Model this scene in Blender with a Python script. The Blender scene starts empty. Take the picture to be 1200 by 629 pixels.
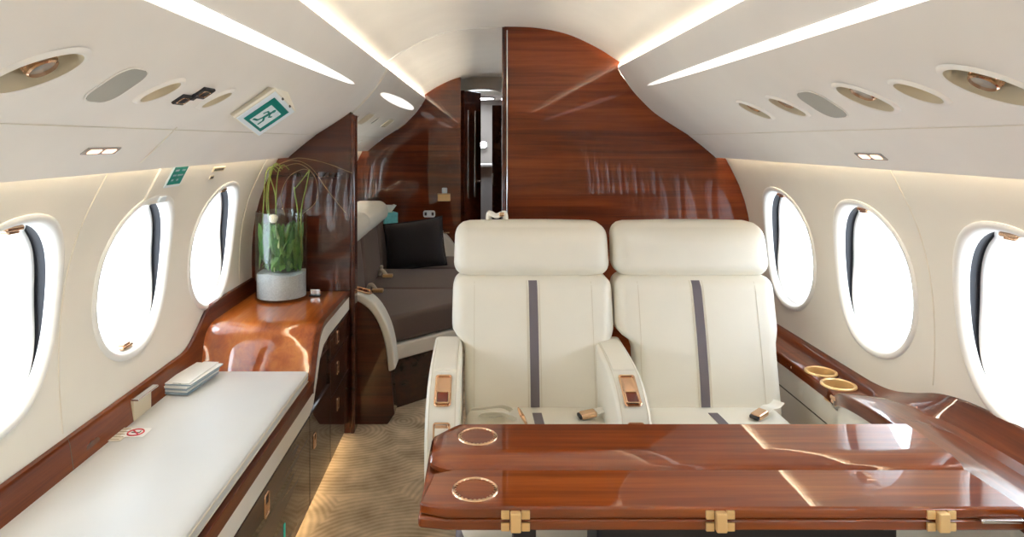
import bpy, bmesh, math, random
from mathutils import Vector, Matrix
from mathutils.bvhtree import BVHTree
random.seed(7)
R = math.radians
PI = math.pi
S = bpy.context.scene
COL = S.collection
XC = 0.10           # centre line of the cabin, metres right of the camera
HC = 1.36           # height of the camera above the carpet
F = 770.0           # focal length in pixels of the 1200 px frame
VX, VY = 563.0, 165.0

# ------------------------------------------------------------------ helpers
def B(): return bmesh.new()

def V(*a): return Vector(a)

def bevel_sharp(bm, w, seg=2, ang=30, verts=None):
    es = []
    vs = set(verts) if verts is not None else None
    for e in bm.edges:
        if vs is not None and not (e.verts[0] in vs and e.verts[1] in vs): continue
        if len(e.link_faces) == 2 and e.calc_face_angle(0) > R(ang): es.append(e)
    if es:
        bmesh.ops.bevel(bm, geom=es, offset=w, segments=seg, profile=0.5, affect='EDGES', clamp_overlap=True)

def box(bm, c, s, bev=0, seg=2, M=None):
    t = bmesh.new()
    bmesh.ops.create_cube(t, size=1)
    for v in t.verts: v.co = Vector((v.co.x*s[0], v.co.y*s[1], v.co.z*s[2]))
    if bev: bevel_sharp(t, bev, seg)
    for v in t.verts:
        v.co += Vector(c)
        if M is not None: v.co = M @ v.co
    merge(bm, t)

def merge(bm, t):
    t.normal_update()
    me = bpy.data.meshes.new('tmp'); t.to_mesh(me); t.free()
    bm.from_mesh(me); bpy.data.meshes.remove(me)

def P3(axis, p, q, a):
    if axis == 'X': return Vector((a, p, q))
    if axis == 'Y': return Vector((p, a, q))
    return Vector((p, q, a))

def prism(bm, pts, a, b, axis='Y', bev=0, seg=2, ang=30, M=None):
    t = bmesh.new()
    v0 = [t.verts.new(P3(axis, p, q, a)) for p, q in pts]
    v1 = [t.verts.new(P3(axis, p, q, b)) for p, q in pts]
    n = len(pts)
    t.faces.new(v0); t.faces.new(v1[::-1])
    for i in range(n):
        j = (i+1) % n
        t.faces.new((v0[i], v1[i], v1[j], v0[j]))
    bmesh.ops.recalc_face_normals(t, faces=t.faces[:])
    if bev: bevel_sharp(t, bev, seg, ang)
    if M is not None:
        for v in t.verts: v.co = M @ v.co
    merge(bm, t)

def loft(bm, rings, closed=True, caps=True):
    t = bmesh.new()
    vs = [[t.verts.new(p) for p in r] for r in rings]
    n = len(rings[0])
    for a, b in zip(vs[:-1], vs[1:]):
        for i in range(n if closed else n-1):
            j = (i+1) % n
            try: t.faces.new((a[i], a[j], b[j], b[i]))
            except ValueError: pass
    if caps and closed:
        t.faces.new(vs[0][::-1]); t.faces.new(vs[-1])
    bmesh.ops.recalc_face_normals(t, faces=t.faces[:])
    merge(bm, t)

def tube(bm, pts, r, n=8, closed=False, taper=None):
    pts = [Vector(p) for p in pts]
    m = len(pts); rings = []
    prev = None
    for i, p in enumerate(pts):
        if closed: d = pts[(i+1) % m] - pts[i-1]
        else: d = pts[min(i+1, m-1)] - pts[max(i-1, 0)]
        d.normalize()
        if prev is None:
            u = d.orthogonal().normalized()
        else:
            u = (prev - d*prev.dot(d)).normalized()
        prev = u
        w = d.cross(u)
        rr = r if taper is None else r*(1-(1-taper)*i/(m-1))
        rings.append([p + (u*math.cos(2*PI*k/n) + w*math.sin(2*PI*k/n))*rr for k in range(n)])
    if closed: rings.append(rings[0]); loft(bm, rings, True, False); bmesh.ops.remove_doubles(bm, verts=bm.verts[:], dist=1e-6)
    else: loft(bm, rings, True, True)

def lathe(bm, prof, n=32, M=None, cap=False):
    M = M or Matrix()
    rings = [[M @ Vector((r*math.cos(2*PI*k/n), r*math.sin(2*PI*k/n), z)) for k in range(n)] for r, z in prof]
    loft(bm, rings, True, cap)

def soft(bm, c, s, r, bulge=(0, 0, 0), n=14, fn=None, M=None):
    """rounded, slightly bulging cushion block"""
    t = bmesh.new()
    bmesh.ops.create_cube(t, size=2)
    bmesh.ops.subdivide_edges(t, edges=t.edges[:], cuts=n, use_grid_fill=True)
    h = Vector(s)*0.5
    for v in t.verts:
        q = v.co.copy()
        # push samples towards the edges so the rounding is well sampled
        q = Vector([math.copysign(abs(x)**0.75, x) if x else 0 for x in q])
        p = Vector((q.x*h.x, q.y*h.y, q.z*h.z))
        inn = Vector([max(-(h[i]-r), min(h[i]-r, p[i])) for i in range(3)])
        d = p - inn
        if d.length > 1e-9: p = inn + d.normalized()*r
        f = [(1-q[i]**2) if abs(q[i]) < 1 else 0 for i in range(3)]
        p.x += math.copysign(bulge[0]*f[1]*f[2]*abs(q.x), q.x)
        p.y += math.copysign(bulge[1]*f[0]*f[2]*abs(q.y), q.y)
        p.z += math.copysign(bulge[2]*f[0]*f[1]*abs(q.z), q.z)
        p += Vector(c)
        if fn: p = fn(p)
        if M is not None: p = M @ p
        v.co = p
    bmesh.ops.recalc_face_normals(t, faces=t.faces[:])
    merge(bm, t)

def frame(o, x, y, z):
    m = Matrix.Identity(4)
    for i, a in enumerate((x, y, z)):
        a = Vector(a).normalized()
        for k in range(3): m[k][i] = a[k]
    for k in range(3): m[k][3] = o[k]
    return m

def catmull(pts, k=8):
    P = [Vector(p).to_3d() if len(p) == 2 else Vector(p) for p in pts]
    out = []
    for i in range(len(P)-1):
        p0 = P[max(i-1, 0)]; p1 = P[i]; p2 = P[i+1]; p3 = P[min(i+2, len(P)-1)]
        for j in range(k):
            t = j/k
            out.append(0.5*((2*p1) + (p2-p0)*t + (2*p0-5*p1+4*p2-p3)*t*t + (3*p1-p0-3*p2+p3)*t**3))
    out.append(P[-1])
    return out

def sharp(bm, ang=35):
    for f in bm.faces: f.smooth = True
    for e in bm.edges:
        e.smooth = not (len(e.link_faces) == 2 and e.calc_face_angle(0) > R(ang))

def setp(o, label=None, cat=None, group=None, kind=None):
    if label: o['label'] = label
    if cat: o['category'] = cat
    if group: o['group'] = group
    if kind: o['kind'] = kind
    return o

def obj(name, bm, mat, parent=None, ang=35, label=None, cat=None, group=None, kind=None, flat=False):
    """link ONE mesh object; bm is in world space, moved into the parent's space"""
    bm.normal_update()
    if not flat: sharp(bm, ang)
    me = bpy.data.meshes.new(name)
    if parent is not None:
        off = Vector((0, 0, 0)); q = parent
        while q is not None: off += q.location; q = q.parent
        for v in bm.verts: v.co -= off
    bm.to_mesh(me); bm.free()
    for m in (mat if isinstance(mat, (list, tuple)) else [mat]): me.materials.append(m)
    o = bpy.data.objects.new(name, me); COL.objects.link(o)
    if parent is not None: o.parent = parent
    if ang <= 50 and not flat:
        wn = o.modifiers.new('normals', 'WEIGHTED_NORMAL'); wn.keep_sharp = True; wn.weight = 100
    return setp(o, label, cat, group, kind)

def thing(name, label, cat, loc=(0, 0, 0), group=None, kind=None):
    o = bpy.data.objects.new(name, None); COL.objects.link(o)
    o.location = loc; o.empty_display_size = 0.05
    return setp(o, label, cat, group, kind)

# ------------------------------------------------------------------ materials
def newmat(name):
    m = bpy.data.materials.new(name); m.use_nodes = True
    nt = m.node_tree
    return m, nt, nt.nodes['Principled BSDF']

def lin(c):
    return tuple((x/12.92 if x <= 0.04045 else ((x+0.055)/1.055)**2.4) for x in [k/255 for k in c]) + (1,)

def plain(name, rgb, rough=0.5, metal=0, coat=0, bump=0, bscale=200, spec=0.5, var=0.04, vscale=6, sheen=0):
    m, nt, p = newmat(name)
    c = lin(rgb)
    tc = nt.nodes.new('ShaderNodeTexCoord')
    nz = nt.nodes.new('ShaderNodeTexNoise'); nz.inputs['Scale'].default_value = vscale; nz.inputs['Detail'].default_value = 4
    nt.links.new(tc.outputs['Object'], nz.inputs['Vector'])
    rp = nt.nodes.new('ShaderNodeValToRGB')
    rp.color_ramp.elements[0].position = 0.3; rp.color_ramp.elements[1].position = 0.7
    rp.color_ramp.elements[0].color = tuple(x*(1-var) for x in c[:3]) + (1,)
    rp.color_ramp.elements[1].color = tuple(min(1, x*(1+var)) for x in c[:3]) + (1,)
    nt.links.new(nz.outputs['Fac'], rp.inputs['Fac']); nt.links.new(rp.outputs['Color'], p.inputs['Base Color'])
    p.inputs['Roughness'].default_value = rough; p.inputs['Metallic'].default_value = metal
    p.inputs['Specular IOR Level'].default_value = spec
    p.inputs['Coat Weight'].default_value = coat; p.inputs['Coat Roughness'].default_value = 0.04
    if sheen: p.inputs['Sheen Weight'].default_value = sheen
    if bump:
        n2 = nt.nodes.new('ShaderNodeTexNoise'); n2.inputs['Scale'].default_value = bscale; n2.inputs['Detail'].default_value = 3
        nt.links.new(tc.outputs['Object'], n2.inputs['Vector'])
        b = nt.nodes.new('ShaderNodeBump'); b.inputs['Strength'].default_value = bump; b.inputs['Distance'].default_value = 0.002
        nt.links.new(n2.outputs['Fac'], b.inputs['Height']); nt.links.new(b.outputs['Normal'], p.inputs['Normal'])
    return m

def wood(name, dark, mid, light, axis='X', rough=0.3, coat=1.0, across=26, along=1.3, crough=0.015, cior=1.6):
    m, nt, p = newmat(name)
    tc = nt.nodes.new('ShaderNodeTexCoord')
    mp = nt.nodes.new('ShaderNodeMapping')
    sc = [across]*3; sc['XYZ'.index(axis)] = along
    mp.inputs['Scale'].default_value = sc
    nt.links.new(tc.outputs['Object'], mp.inputs['Vector'])
    n1 = nt.nodes.new('ShaderNodeTexNoise'); n1.inputs['Scale'].default_value = 1.0
    n1.inputs['Detail'].default_value = 7; n1.inputs['Roughness'].default_value = 0.62; n1.inputs['Distortion'].default_value = 0.5
    nt.links.new(mp.outputs['Vector'], n1.inputs['Vector'])
    mp2 = nt.nodes.new('ShaderNodeMapping')
    mp2.inputs['Scale'].default_value = [x*(0.22 if k != 'XYZ'.index(axis) else 0.6) for k, x in enumerate(sc)]
    nt.links.new(tc.outputs['Object'], mp2.inputs['Vector'])
    n2 = nt.nodes.new('ShaderNodeTexNoise'); n2.inputs['Scale'].default_value = 1.0; n2.inputs['Detail'].default_value = 2
    nt.links.new(mp2.outputs['Vector'], n2.inputs['Vector'])
    mx = nt.nodes.new('ShaderNodeMath'); mx.operation = 'MULTIPLY_ADD'
    nt.links.new(n1.outputs['Fac'], mx.inputs[0]); mx.inputs[1].default_value = 0.6
    m3 = nt.nodes.new('ShaderNodeMath'); m3.operation = 'MULTIPLY'; m3.inputs[1].default_value = 0.4
    nt.links.new(n2.outputs['Fac'], m3.inputs[0]); nt.links.new(m3.outputs[0], mx.inputs[2])
    rp = nt.nodes.new('ShaderNodeValToRGB')
    e = rp.color_ramp.elements
    e[0].position = 0.34; e[0].color = lin(dark); e[1].position = 0.66; e[1].color = lin(light)
    k = e.new(0.5); k.color = lin(mid)
    nt.links.new(mx.outputs[0], rp.inputs['Fac']); nt.links.new(rp.outputs['Color'], p.inputs['Base Color'])
    p.inputs['Roughness'].default_value = rough
    p.inputs['Coat Weight'].default_value = coat; p.inputs['Coat Roughness'].default_value = crough; p.inputs['Coat IOR'].default_value = cior
    p.inputs['Specular IOR Level'].default_value = 0.08
    return m

def emit(name, rgb, strength):
    m, nt, p = newmat(name)
    c = lin(rgb)
    p.inputs['Base Color'].default_value = c
    p.inputs['Emission Color'].default_value = c
    p.inputs['Emission Strength'].default_value = strength
    return m

def glassy(name, tint=(0.97, 0.985, 0.98), ior=1.35):
    m = bpy.data.materials.new(name); m.use_nodes = True
    nt = m.node_tree; nt.nodes.clear()
    out = nt.nodes.new('ShaderNodeOutputMaterial'); mix = nt.nodes.new('ShaderNodeMixShader')
    tr = nt.nodes.new('ShaderNodeBsdfTransparent'); tr.inputs['Color'].default_value = tint + (1,)
    gl = nt.nodes.new('ShaderNodeBsdfGlossy'); gl.inputs['Roughness'].default_value = 0.01
    lw = nt.nodes.new('ShaderNodeLayerWeight'); lw.inputs['Blend'].default_value = 0.5
    pw = nt.nodes.new('ShaderNodeMath'); pw.operation = 'POWER'; pw.inputs[1].default_value = 4.0
    fr = nt.nodes.new('ShaderNodeMath'); fr.operation = 'MULTIPLY_ADD'; fr.inputs[1].default_value = 0.6; fr.inputs[2].default_value = (ior-1)**2/(ior+1)**2
    nt.links.new(lw.outputs['Facing'], pw.inputs[0]); nt.links.new(pw.outputs[0], fr.inputs[0])
    nt.links.new(fr.outputs[0], mix.inputs['Fac']); nt.links.new(tr.outputs[0], mix.inputs[1]); nt.links.new(gl.outputs[0], mix.inputs[2])
    nt.links.new(mix.outputs[0], out.inputs['Surface'])
    return m

def carpet_mat():
    m, nt, p = newmat('carpet')
    tc = nt.nodes.new('ShaderNodeTexCoord')
    nz = nt.nodes.new('ShaderNodeTexNoise'); nz.inputs['Scale'].default_value = 3; nz.inputs['Detail'].default_value = 3
    nt.links.new(tc.outputs['Object'], nz.inputs['Vector'])
    mixv = nt.nodes.new('ShaderNodeMix'); mixv.data_type = 'VECTOR'; mixv.inputs['Factor'].default_value = 0.06
    nt.links.new(tc.outputs['Object'], mixv.inputs['A']); nt.links.new(nz.outputs['Color'], mixv.inputs['B'])
    vo = nt.nodes.new('ShaderNodeTexVoronoi'); vo.inputs['Scale'].default_value = 1.7; vo.voronoi_dimensions = '2D'
    nt.links.new(mixv.outputs['Result'], vo.inputs['Vector'])
    mu = nt.nodes.new('ShaderNodeMath'); mu.operation = 'MULTIPLY'; mu.inputs[1].default_value = 170
    nt.links.new(vo.outputs['Distance'], mu.inputs[0])
    sn = nt.nodes.new('ShaderNodeMath'); sn.operation = 'SINE'; nt.links.new(mu.outputs[0], sn.inputs[0])
    n2 = nt.nodes.new('ShaderNodeTexNoise'); n2.inputs['Scale'].default_value = 9; n2.inputs['Detail'].default_value = 6
    nt.links.new(tc.outputs['Object'], n2.inputs['Vector'])
    ad = nt.nodes.new('ShaderNodeMath'); ad.operation = 'MULTIPLY_ADD'
    nt.links.new(sn.outputs[0], ad.inputs[0]); ad.inputs[1].default_value = 0.085; nt.links.new(n2.outputs['Fac'], ad.inputs[2])
    rp = nt.nodes.new('ShaderNodeValToRGB'); e = rp.color_ramp.elements
    e[0].position = 0.25; e[0].color = lin((166, 146, 118)); e[1].position = 0.75; e[1].color = lin((234, 213, 182))
    nt.links.new(ad.outputs[0], rp.inputs['Fac']); nt.links.new(rp.outputs['Color'], p.inputs['Base Color'])
    b = nt.nodes.new('ShaderNodeBump'); b.inputs['Strength'].default_value = 0.5; b.inputs['Distance'].default_value = 0.006
    nt.links.new(ad.outputs[0], b.inputs['Height']); nt.links.new(b.outputs['Normal'], p.inputs['Normal'])
    p.inputs['Roughness'].default_value = 0.95; p.inputs['Specular IOR Level'].default_value = 0.1
    return m

MT = {}
MT['wall'] = plain('cream wall lining', (226, 221, 209), 0.42, bump=0.05, bscale=300, var=0.015)
MT['bin'] = plain('beige overhead lining', (229, 224, 216), 0.6, bump=0.05, bscale=400, var=0.02, spec=0.25)
MT['ceil'] = plain('ceiling lining', (240, 235, 224), 0.6, var=0.03, vscale=4, spec=0.25)
MT['leather'] = plain('cream leather', (233, 228, 215), 0.4, bump=0.14, bscale=420, var=0.02)
MT['pad'] = plain('white leather pad', (211, 211, 208), 0.38, bump=0.1, bscale=420, var=0.015)
MT['piping'] = plain('cream piping', (218, 210, 193), 0.5)
MT['stripe'] = plain('mauve grey webbing', (112, 104, 110), 0.7, bump=0.3, bscale=500)
MT['sofa'] = plain('taupe sofa cloth', (96, 77, 66), 0.75, bump=0.2, bscale=500, sheen=0.15)
MT['black'] = plain('black cloth', (34, 30, 32), 0.85, bump=0.2, bscale=600, sheen=0.1)
MT['charcoal'] = plain('charcoal laminate', (36, 33, 36), 0.5)
MT['seatshade'] = plain('lilac grey shade on seat skirt', (122, 114, 120), 0.7)  # skirt colour carries the shade under the table
MT['rim'] = plain('window rim', (230, 228, 222), 0.35, var=0.005)
MT['darkgap'] = plain('shade slot lining', (30, 30, 36), 0.6)
MT['white'] = plain('white liner', (246, 246, 244), 0.35, var=0.005)
MT['brass'] = plain('rose brass', (228, 190, 158), 0.2, metal=1, var=0.03)
MT['gold'] = plain('gold plated metal', (232, 196, 140), 0.3, metal=0.4, var=0.03)
MT['chrome'] = plain('polished chrome', (225, 225, 228), 0.08, metal=1, var=0.01)
MT['amber'] = plain('dark amber plastic', (110, 34, 14), 0.15, coat=0.6)
MT['grille'] = plain('grey speaker cloth', (166, 164, 154), 0.8, bump=0.5, bscale=900)
MT["lens"] = plain("frosted lens", (150, 146, 140), 0.2)
MT['bowl'] = plain('beige moulded cup', (214, 200, 172), 0.45)
MT['teal'] = plain('teal sign print', (0, 128, 118), 0.4)
MT['signwhite'] = plain('sign face white', (224, 232, 236), 0.35)
MT['signcase'] = plain('sign housing', (232, 226, 210), 0.45)
MT['ink'] = plain('dark print', (90, 84, 70), 0.6)
MT['fadedink'] = plain('faded print', (172, 160, 134), 0.6)
MT['red'] = plain('red print', (200, 30, 50), 0.5)
MT['paper'] = plain('white paper', (236, 236, 232), 0.5)
MT['blueprint'] = plain('blue grey print', (150, 168, 182), 0.45)
MT['aqua'] = plain('aqua carton', (110, 200, 205), 0.5, var=0.12, vscale=40)
MT['sand'] = plain('pale grey sand', (196, 196, 198), 0.9, bump=0.8, bscale=350, var=0.12, vscale=160)
MT['leaf'] = plain('mid green leaf', (128, 172, 92), 0.45, var=0.3, vscale=30)
MT['leafdark'] = plain('dark green leaf', (82, 132, 68), 0.45, var=0.3, vscale=30)
MT['leafpale'] = plain('pale green leaf', (216, 228, 172), 0.45, var=0.25, vscale=50)
MT['reed'] = plain('green reed', (116, 130, 52), 0.5, var=0.2, vscale=30)
MT['straw'] = plain('dry tendril', (132, 104, 66), 0.6)
MT['petal'] = plain('ivory petal', (236, 222, 196), 0.6)
MT['concrete'] = plain('grey corridor lining', (178, 174, 167), 0.5)
WD, WM, WL = (50, 18, 7), (86, 36, 14), (116, 55, 24)
MT['woodX'] = wood('lacquered walnut across', WD, WM, WL, 'X')
MT['woodbulk'] = wood('lacquered walnut bulkhead', (70, 26, 9), (106, 45, 16), (134, 64, 27), 'X', across=30, cior=1.42)
MT['woodtable'] = wood('lacquered walnut table', (86, 32, 6), (128, 57, 16), (164, 87, 33), 'X', across=30, cior=1.66)
MT['woodY'] = wood('lacquered walnut lengthwise', (64, 24, 9), (98, 44, 18), (130, 66, 29), 'Y', across=30, cior=1.38, coat=0.8)
MT['woodramp'] = wood('lacquered walnut counter', (116, 46, 10), (166, 82, 26), (196, 114, 46), 'Y', across=26, along=2.2, cior=1.8)
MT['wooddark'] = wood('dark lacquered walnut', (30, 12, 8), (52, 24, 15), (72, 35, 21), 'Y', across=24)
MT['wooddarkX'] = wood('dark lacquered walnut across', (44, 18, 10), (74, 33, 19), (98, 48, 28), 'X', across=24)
MT['carpet'] = carpet_mat()
MT['cove'] = emit('cove lamp', (255, 245, 230), 48)
MT['coveaft'] = emit('far cove lamp', (255, 245, 230), 95)
MT['wash'] = emit('wall wash lamp', (255, 244, 226), 24)
MT['spindle'] = emit('reading light diffuser', (255, 250, 245), 0.9)
MT['toe'] = emit('floor lamp strip', (255, 222, 170), 16)
MT['lampspot'] = emit('spot lamp', (245, 248, 255), 120)
MT['corrfill'] = emit('added corridor fill lamp', (245, 248, 255), 60)  # glow of the added corridor fill
MT['indic'] = emit('lit sign lens', (255, 214, 190), 1.1)
MT['tealled'] = emit('teal indicator', (20, 150, 130), 0.5)
MT['pane'] = glassy('window pane')
MT['vaseglass'] = glassy('vase glass', (0.95, 0.975, 0.965), 1.45)

# ------------------------------------------------------------------ cross-section of the cabin (x from centre, z)
WALL = [(0.97, 0.0), (1.08, 0.30), (1.14, 0.52), (1.162, 0.70), (1.165, 0.85), (1.150, 1.0), (1.118, 1.12), (1.078, 1.21), (1.030, 1.30)]
WALLC = catmull(WALL, 10)
def wallx(z):
    if z >= 1.30: return 1.030
    for a, b in zip(WALLC[:-1], WALLC[1:]):
        if a.y <= z <= b.y: return a.x + (b.x-a.x)*(z-a.y)/max(1e-9, b.y-a.y)
    return WALLC[0].x
CEIL = [(0, 1.892), (0.16, 1.886), (0.31, 1.855), (0.45, 1.790), (0.548, 1.728), (0.62, 1.700), (0.69, 1.672)]
CEILC = [(p.x, p.y) for p in catmull(CEIL, 6)]
BINU = [(0.540, 1.702), (0.552, 1.676), (0.604, 1.600), (0.660, 1.538), (0.714, 1.488), (0.80, 1.430), (0.868, 1.388)]
BINUC = [(p.x, p.y) for p in catmull(BINU, 4)]
BINL = [(0.868, 1.388), (0.872, 1.3835), (0.935, 1.334), (0.985, 1.292), (0.995, 1.282)]
BINF = BINUC + BINL[1:]
BINBACK = [(1.004, 1.283), (1.004, 1.30), (0.975, 1.40), (0.90, 1.60), (0.70, 1.645), (0.568, 1.655), (0.550, 1.702)]

def ray_bin(side, px, py):
    """where the sight line through a pixel of the photograph meets the overhead panel: point, inward tangent, outward normal"""
    dx, dz = (px-VX)/F, -(py-VY)/F
    for (x0, z0), (x1, z1) in zip(BINF[:-1], BINF[1:]):
        a0 = (XC+side*x0, z0-HC); a1 = (XC+side*x1, z1-HC)
        # d*(dx,dz) = a0 + t*(a1-a0)
        ex, ez = a1[0]-a0[0], a1[1]-a0[1]
        det = dx*(-ez) + ex*dz
        if abs(det) < 1e-12: continue
        d = (a0[0]*(-ez) + ex*a0[1])/det
        t = (dx*a0[1] - dz*a0[0])/det
        if -1e-6 <= t <= 1.000001 and d > 0.2:
            p = Vector((a0[0]+t*ex, d, HC+a0[1]+t*ez))
            up = Vector((-ex, 0, -ez)).normalized()       # inward and up along the panel
            nrm = Vector((-side*abs(ez), 0, -abs(ex))).normalized()
            return p, up, nrm
    return None

def sx(side, x): return XC + side*x

# ------------------------------------------------------------------ setting: floor, ceiling, walls
Y0, Y1, YP, YA = -2.4, 6.9, 3.06, 5.25

bm = B(); box(bm, (XC, (Y0+Y1)/2, -0.02), (2.2, Y1-Y0, 0.04))
obj('floor', bm, MT['carpet'], label='taupe carpet with swirling line pattern', cat='floor', kind='structure')

def ceil_strip(bm, ya, yb, lift=0.0, th=0.02):
    pts = [(-x, z) for x, z in CEILC[::-1]][:-1] + CEILC
    pts = [(-1.06, 1.69), (-0.80, 1.675)] + pts + [(0.80, 1.675), (1.06, 1.69)]
    inner = [(XC+x, z+lift) for x, z in pts]
    outer = [(XC+x*1.0, z+lift+th) for x, z in pts]
    prism(bm, inner+outer[::-1], ya, yb, 'Y')
bm = B(); ceil_strip(bm, Y0, 6.0)
obj('ceiling', bm, MT['ceil'], label='arched cream cabin ceiling between the two cove lights', cat='ceiling', kind='structure')

# arch seam across the ceiling in line with the wooden panels
bm = B()
tube(bm, [(XC-x, 3.08, z-0.001) for x, z in CEILC[::-1]][6:] + [(XC+x, 3.08, z-0.001) for x, z in CEILC][:-6], 0.004, 6)
obj('trim_1', bm, MT['bin'], label='thin arched seam bead across the ceiling', cat='trim', kind='structure')

# ---- walls with window openings
AX, AZ, EXPO = 0.215, 0.247, 2.25
ZA, ZB = 0.40, 1.24
def se(ax, az, th):
    c, s = math.cos(th), math.sin(th)
    return (ax*math.copysign(abs(c)**(2/EXPO), c), az*math.copysign(abs(s)**(2/EXPO), s))

def wall_mesh(side, wins, zc):
    bm = bmesh.new()
    def P(y, z): return Vector((sx(side, wallx(z)), y, z))
    zs_low = [0, .1, .2, .3, ZA]
    zs_mid = [ZA+(ZB-ZA)*i/14 for i in range(15)]
    zs_up = [ZB, 1.26, 1.28, 1.30, 1.42, 1.56, 1.70]
    bounds = [wins[0]-0.30] + [(a+b)/2 for a, b in zip(wins[:-1], wins[1:])] + [wins[-1]+0.29]
    def quad(ya, yb, zs):
        vs = [(bm.verts.new(P(ya, z)), bm.verts.new(P(yb, z))) for z in zs]
        for a, b in zip(vs[:-1], vs[1:]): bm.faces.new((a[0], a[1], b[1], b[0]))
    for i, w in enumerate(wins):
        ya, yb = bounds[i], bounds[i+1]
        quad(ya, yb, zs_low); quad(ya, yb, zs_up)
        per = []
        m = 10
        per += [(yb, z) for z in zs_mid[:-1]]
        per += [(yb+(ya-yb)*k/m, ZB) for k in range(m)]
        per += [(ya, z) for z in zs_mid[::-1][:-1]]
        per += [(ya+(yb-ya)*k/m, ZA) for k in range(m)]
        n = len(per)
        rings = []
        K = 6
        for k in range(K+1):
            f = k/K
            r = []
            for (y, z) in per:
                th = math.atan2((z-zc)/AZ, (y-w)/AX)
                ey, ez = se(AX-0.004, AZ-0.004, th)
                q = (1-f)**1.3
                r.append(bm.verts.new(P(w+ey+(y-w-ey)*q, zc+ez+(z-zc-ez)*q)))
            rings.append(r)
        for a, b in zip(rings[:-1], rings[1:]):
            for j in range(n):
                jj = (j+1) % n
                bm.faces.new((a[j], a[jj], b[jj], b[j]))
    full = zs_low + zs_mid[1:] + zs_up[1:]
    quad(Y0, bounds[0], full); quad(bounds[-1], 6.0, full)
    bmesh.ops.remove_doubles(bm, verts=bm.verts[:], dist=1e-5)
    for f in bm.faces:
        c = f.calc_center_median(); f.normal_update()
        if f.normal.x*(XC-c.x) < 0: f.normal_flip()
    return bm
WL_, WR_ = [-1.45, -0.87, -0.29, 0.29, 0.86, 1.43, 2.01, 2.595, 3.70, 4.30], [-1.35, -0.78, -0.21, 0.37, 0.945, 1.525, 2.11, 2.685, 3.70, 4.30]  # last two per side are unseen, added to light the sofa area
ZCL, ZCR = 0.950, 0.922
obj('wall_left', wall_mesh(-1, WL_, ZCL), MT['wall'], label='cream curved left cabin wall pierced by oval windows', cat='wall', kind='structure')
obj('wall_right', wall_mesh(1, WR_, ZCR), MT['wall'], label='cream curved right cabin wall pierced by oval windows', cat='wall', kind='structure')

def window(n, side, yc, zc, latch_top, label, visible=True):
    loc = (sx(side, wallx(zc)), yc, zc)
    N = 72
    root = thing('window_%d' % n, label, 'window', loc, kind='structure')
    def ring(ax, az, off):
        out = []
        for k in range(N):
            a, b = se(ax, az, 2*PI*k/N)
            # the rim follows the wall, the inner rings become flat
            z = zc+b
            flat = wallx(zc)+0.004
            t = min(1, max(0, (off+0.0)/0.10))
            xw = wallx(z)*(1-t) + flat*t
            out.append(Vector((sx(side, xw+off), yc+a, z)))
        return out
    bm = B()
    loft(bm, [ring(AX+.004, AZ+.004, 0.006), ring(AX+.002, AZ+.002, -0.004), ring(AX-.006, AZ-.006, -0.008), ring(AX-.014, AZ-.014, -0.006), ring(AX-.020, AZ-.019, 0.002),
              ring(AX-.022, AZ-.021, 0.018), ring(AX-.020, AZ-.019, 0.022)], True, False)
    obj('rim', bm, MT['rim'], root, ang=60)
    # dark shade slots at the two sides of the opening, closing towards the foot
    def sm(a, b, x):
        t = max(0, min(1, (x-a)/(b-a))); return t*t*(3-2*t)
    def vring(ax, az, o0, o1):
        out = ring(ax, az, o0)
        for p in out:
            r = (p.z-zc)/az
            k = sm(-0.85, 0.25, r)*(1-sm(0.86, 0.99, r))
            p.x += side*(o1-o0)*k
        return out
    bm = B()
    loft(bm, [ring(AX-.020, AZ-.019, 0.021), ring(AX-.014, AZ-.014, 0.0225), vring(AX-.014, AZ-.014, 0.0235, 0.049), vring(AX-.026, AZ-.024, 0.0245, 0.051)], True, False)
    obj('shade_slot', bm, MT['darkgap'], root, ang=60)
    bm = B()
    loft(bm, [vring(AX-.020, AZ-.019, 0.0212, 0.050), vring(AX-.026, AZ-.024, 0.0235, 0.049), vring(AX-.030, AZ-.027, 0.027, 0.051), vring(AX-.036, AZ-.034, 0.05, 0.068), vring(AX-.046, AZ-.048, 0.085, 0.095), ring(AX-.058, AZ-.064, 0.125)], True, False)
    obj('liner', bm, MT['white'], root, ang=60)
    bm = B()
    r0 = ring(AX-.054, AZ-.060, 0.122); bm.faces.new([bm.verts.new(p) for p in r0])
    bmesh.ops.solidify(bm, geom=bm.faces[:], thickness=0.004)
    obj('pane', bm, MT['pane'], root)
    if latch_top is not None:
        bm = B()
        zz = zc + (AZ-.028 if latch_top else -(AZ-.028))
        xx = sx(side, wallx(zz)+0.030)
        box(bm, (xx, yc, zz), (0.036, 0.058, 0.012), 0.005, 3)
        box(bm, (xx-side*0.004, yc, zz+(-0.008 if latch_top else 0.008)), (0.020, 0.036, 0.008), 0.003, 2)
        obj('latch', bm, MT['brass'], root, label='brass shade latch')
    return root
names = {8: 'unseen left oval window added to light the near end of the sofa', 9: 'unseen left oval window added to light the far end of the sofa', 5: 'left oval window cut by the left edge of the photo', 6: 'left oval window under the teal placard, brass latch at its foot',
         7: 'left oval window nearest the vase'}
for i, y in enumerate(WL_):
    window(i+1, -1, y, ZCL, (i != 6) if i >= 4 else None, names.get(i, 'left oval window behind the viewpoint'))
names = {8: 'unseen right oval window added for light just behind the big bulkhead', 9: 'unseen right oval window added for light farthest behind the big bulkhead', 5: 'right oval window cut by the right edge of the photo', 6: 'right oval window beside the round cup holders',
         7: 'right oval window beside the right seat back'}
for i, y in enumerate(WR_):
    window(i+11, 1, y, ZCR, True if i >= 4 else None, names.get(i, 'right oval window behind the viewpoint'))

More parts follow.
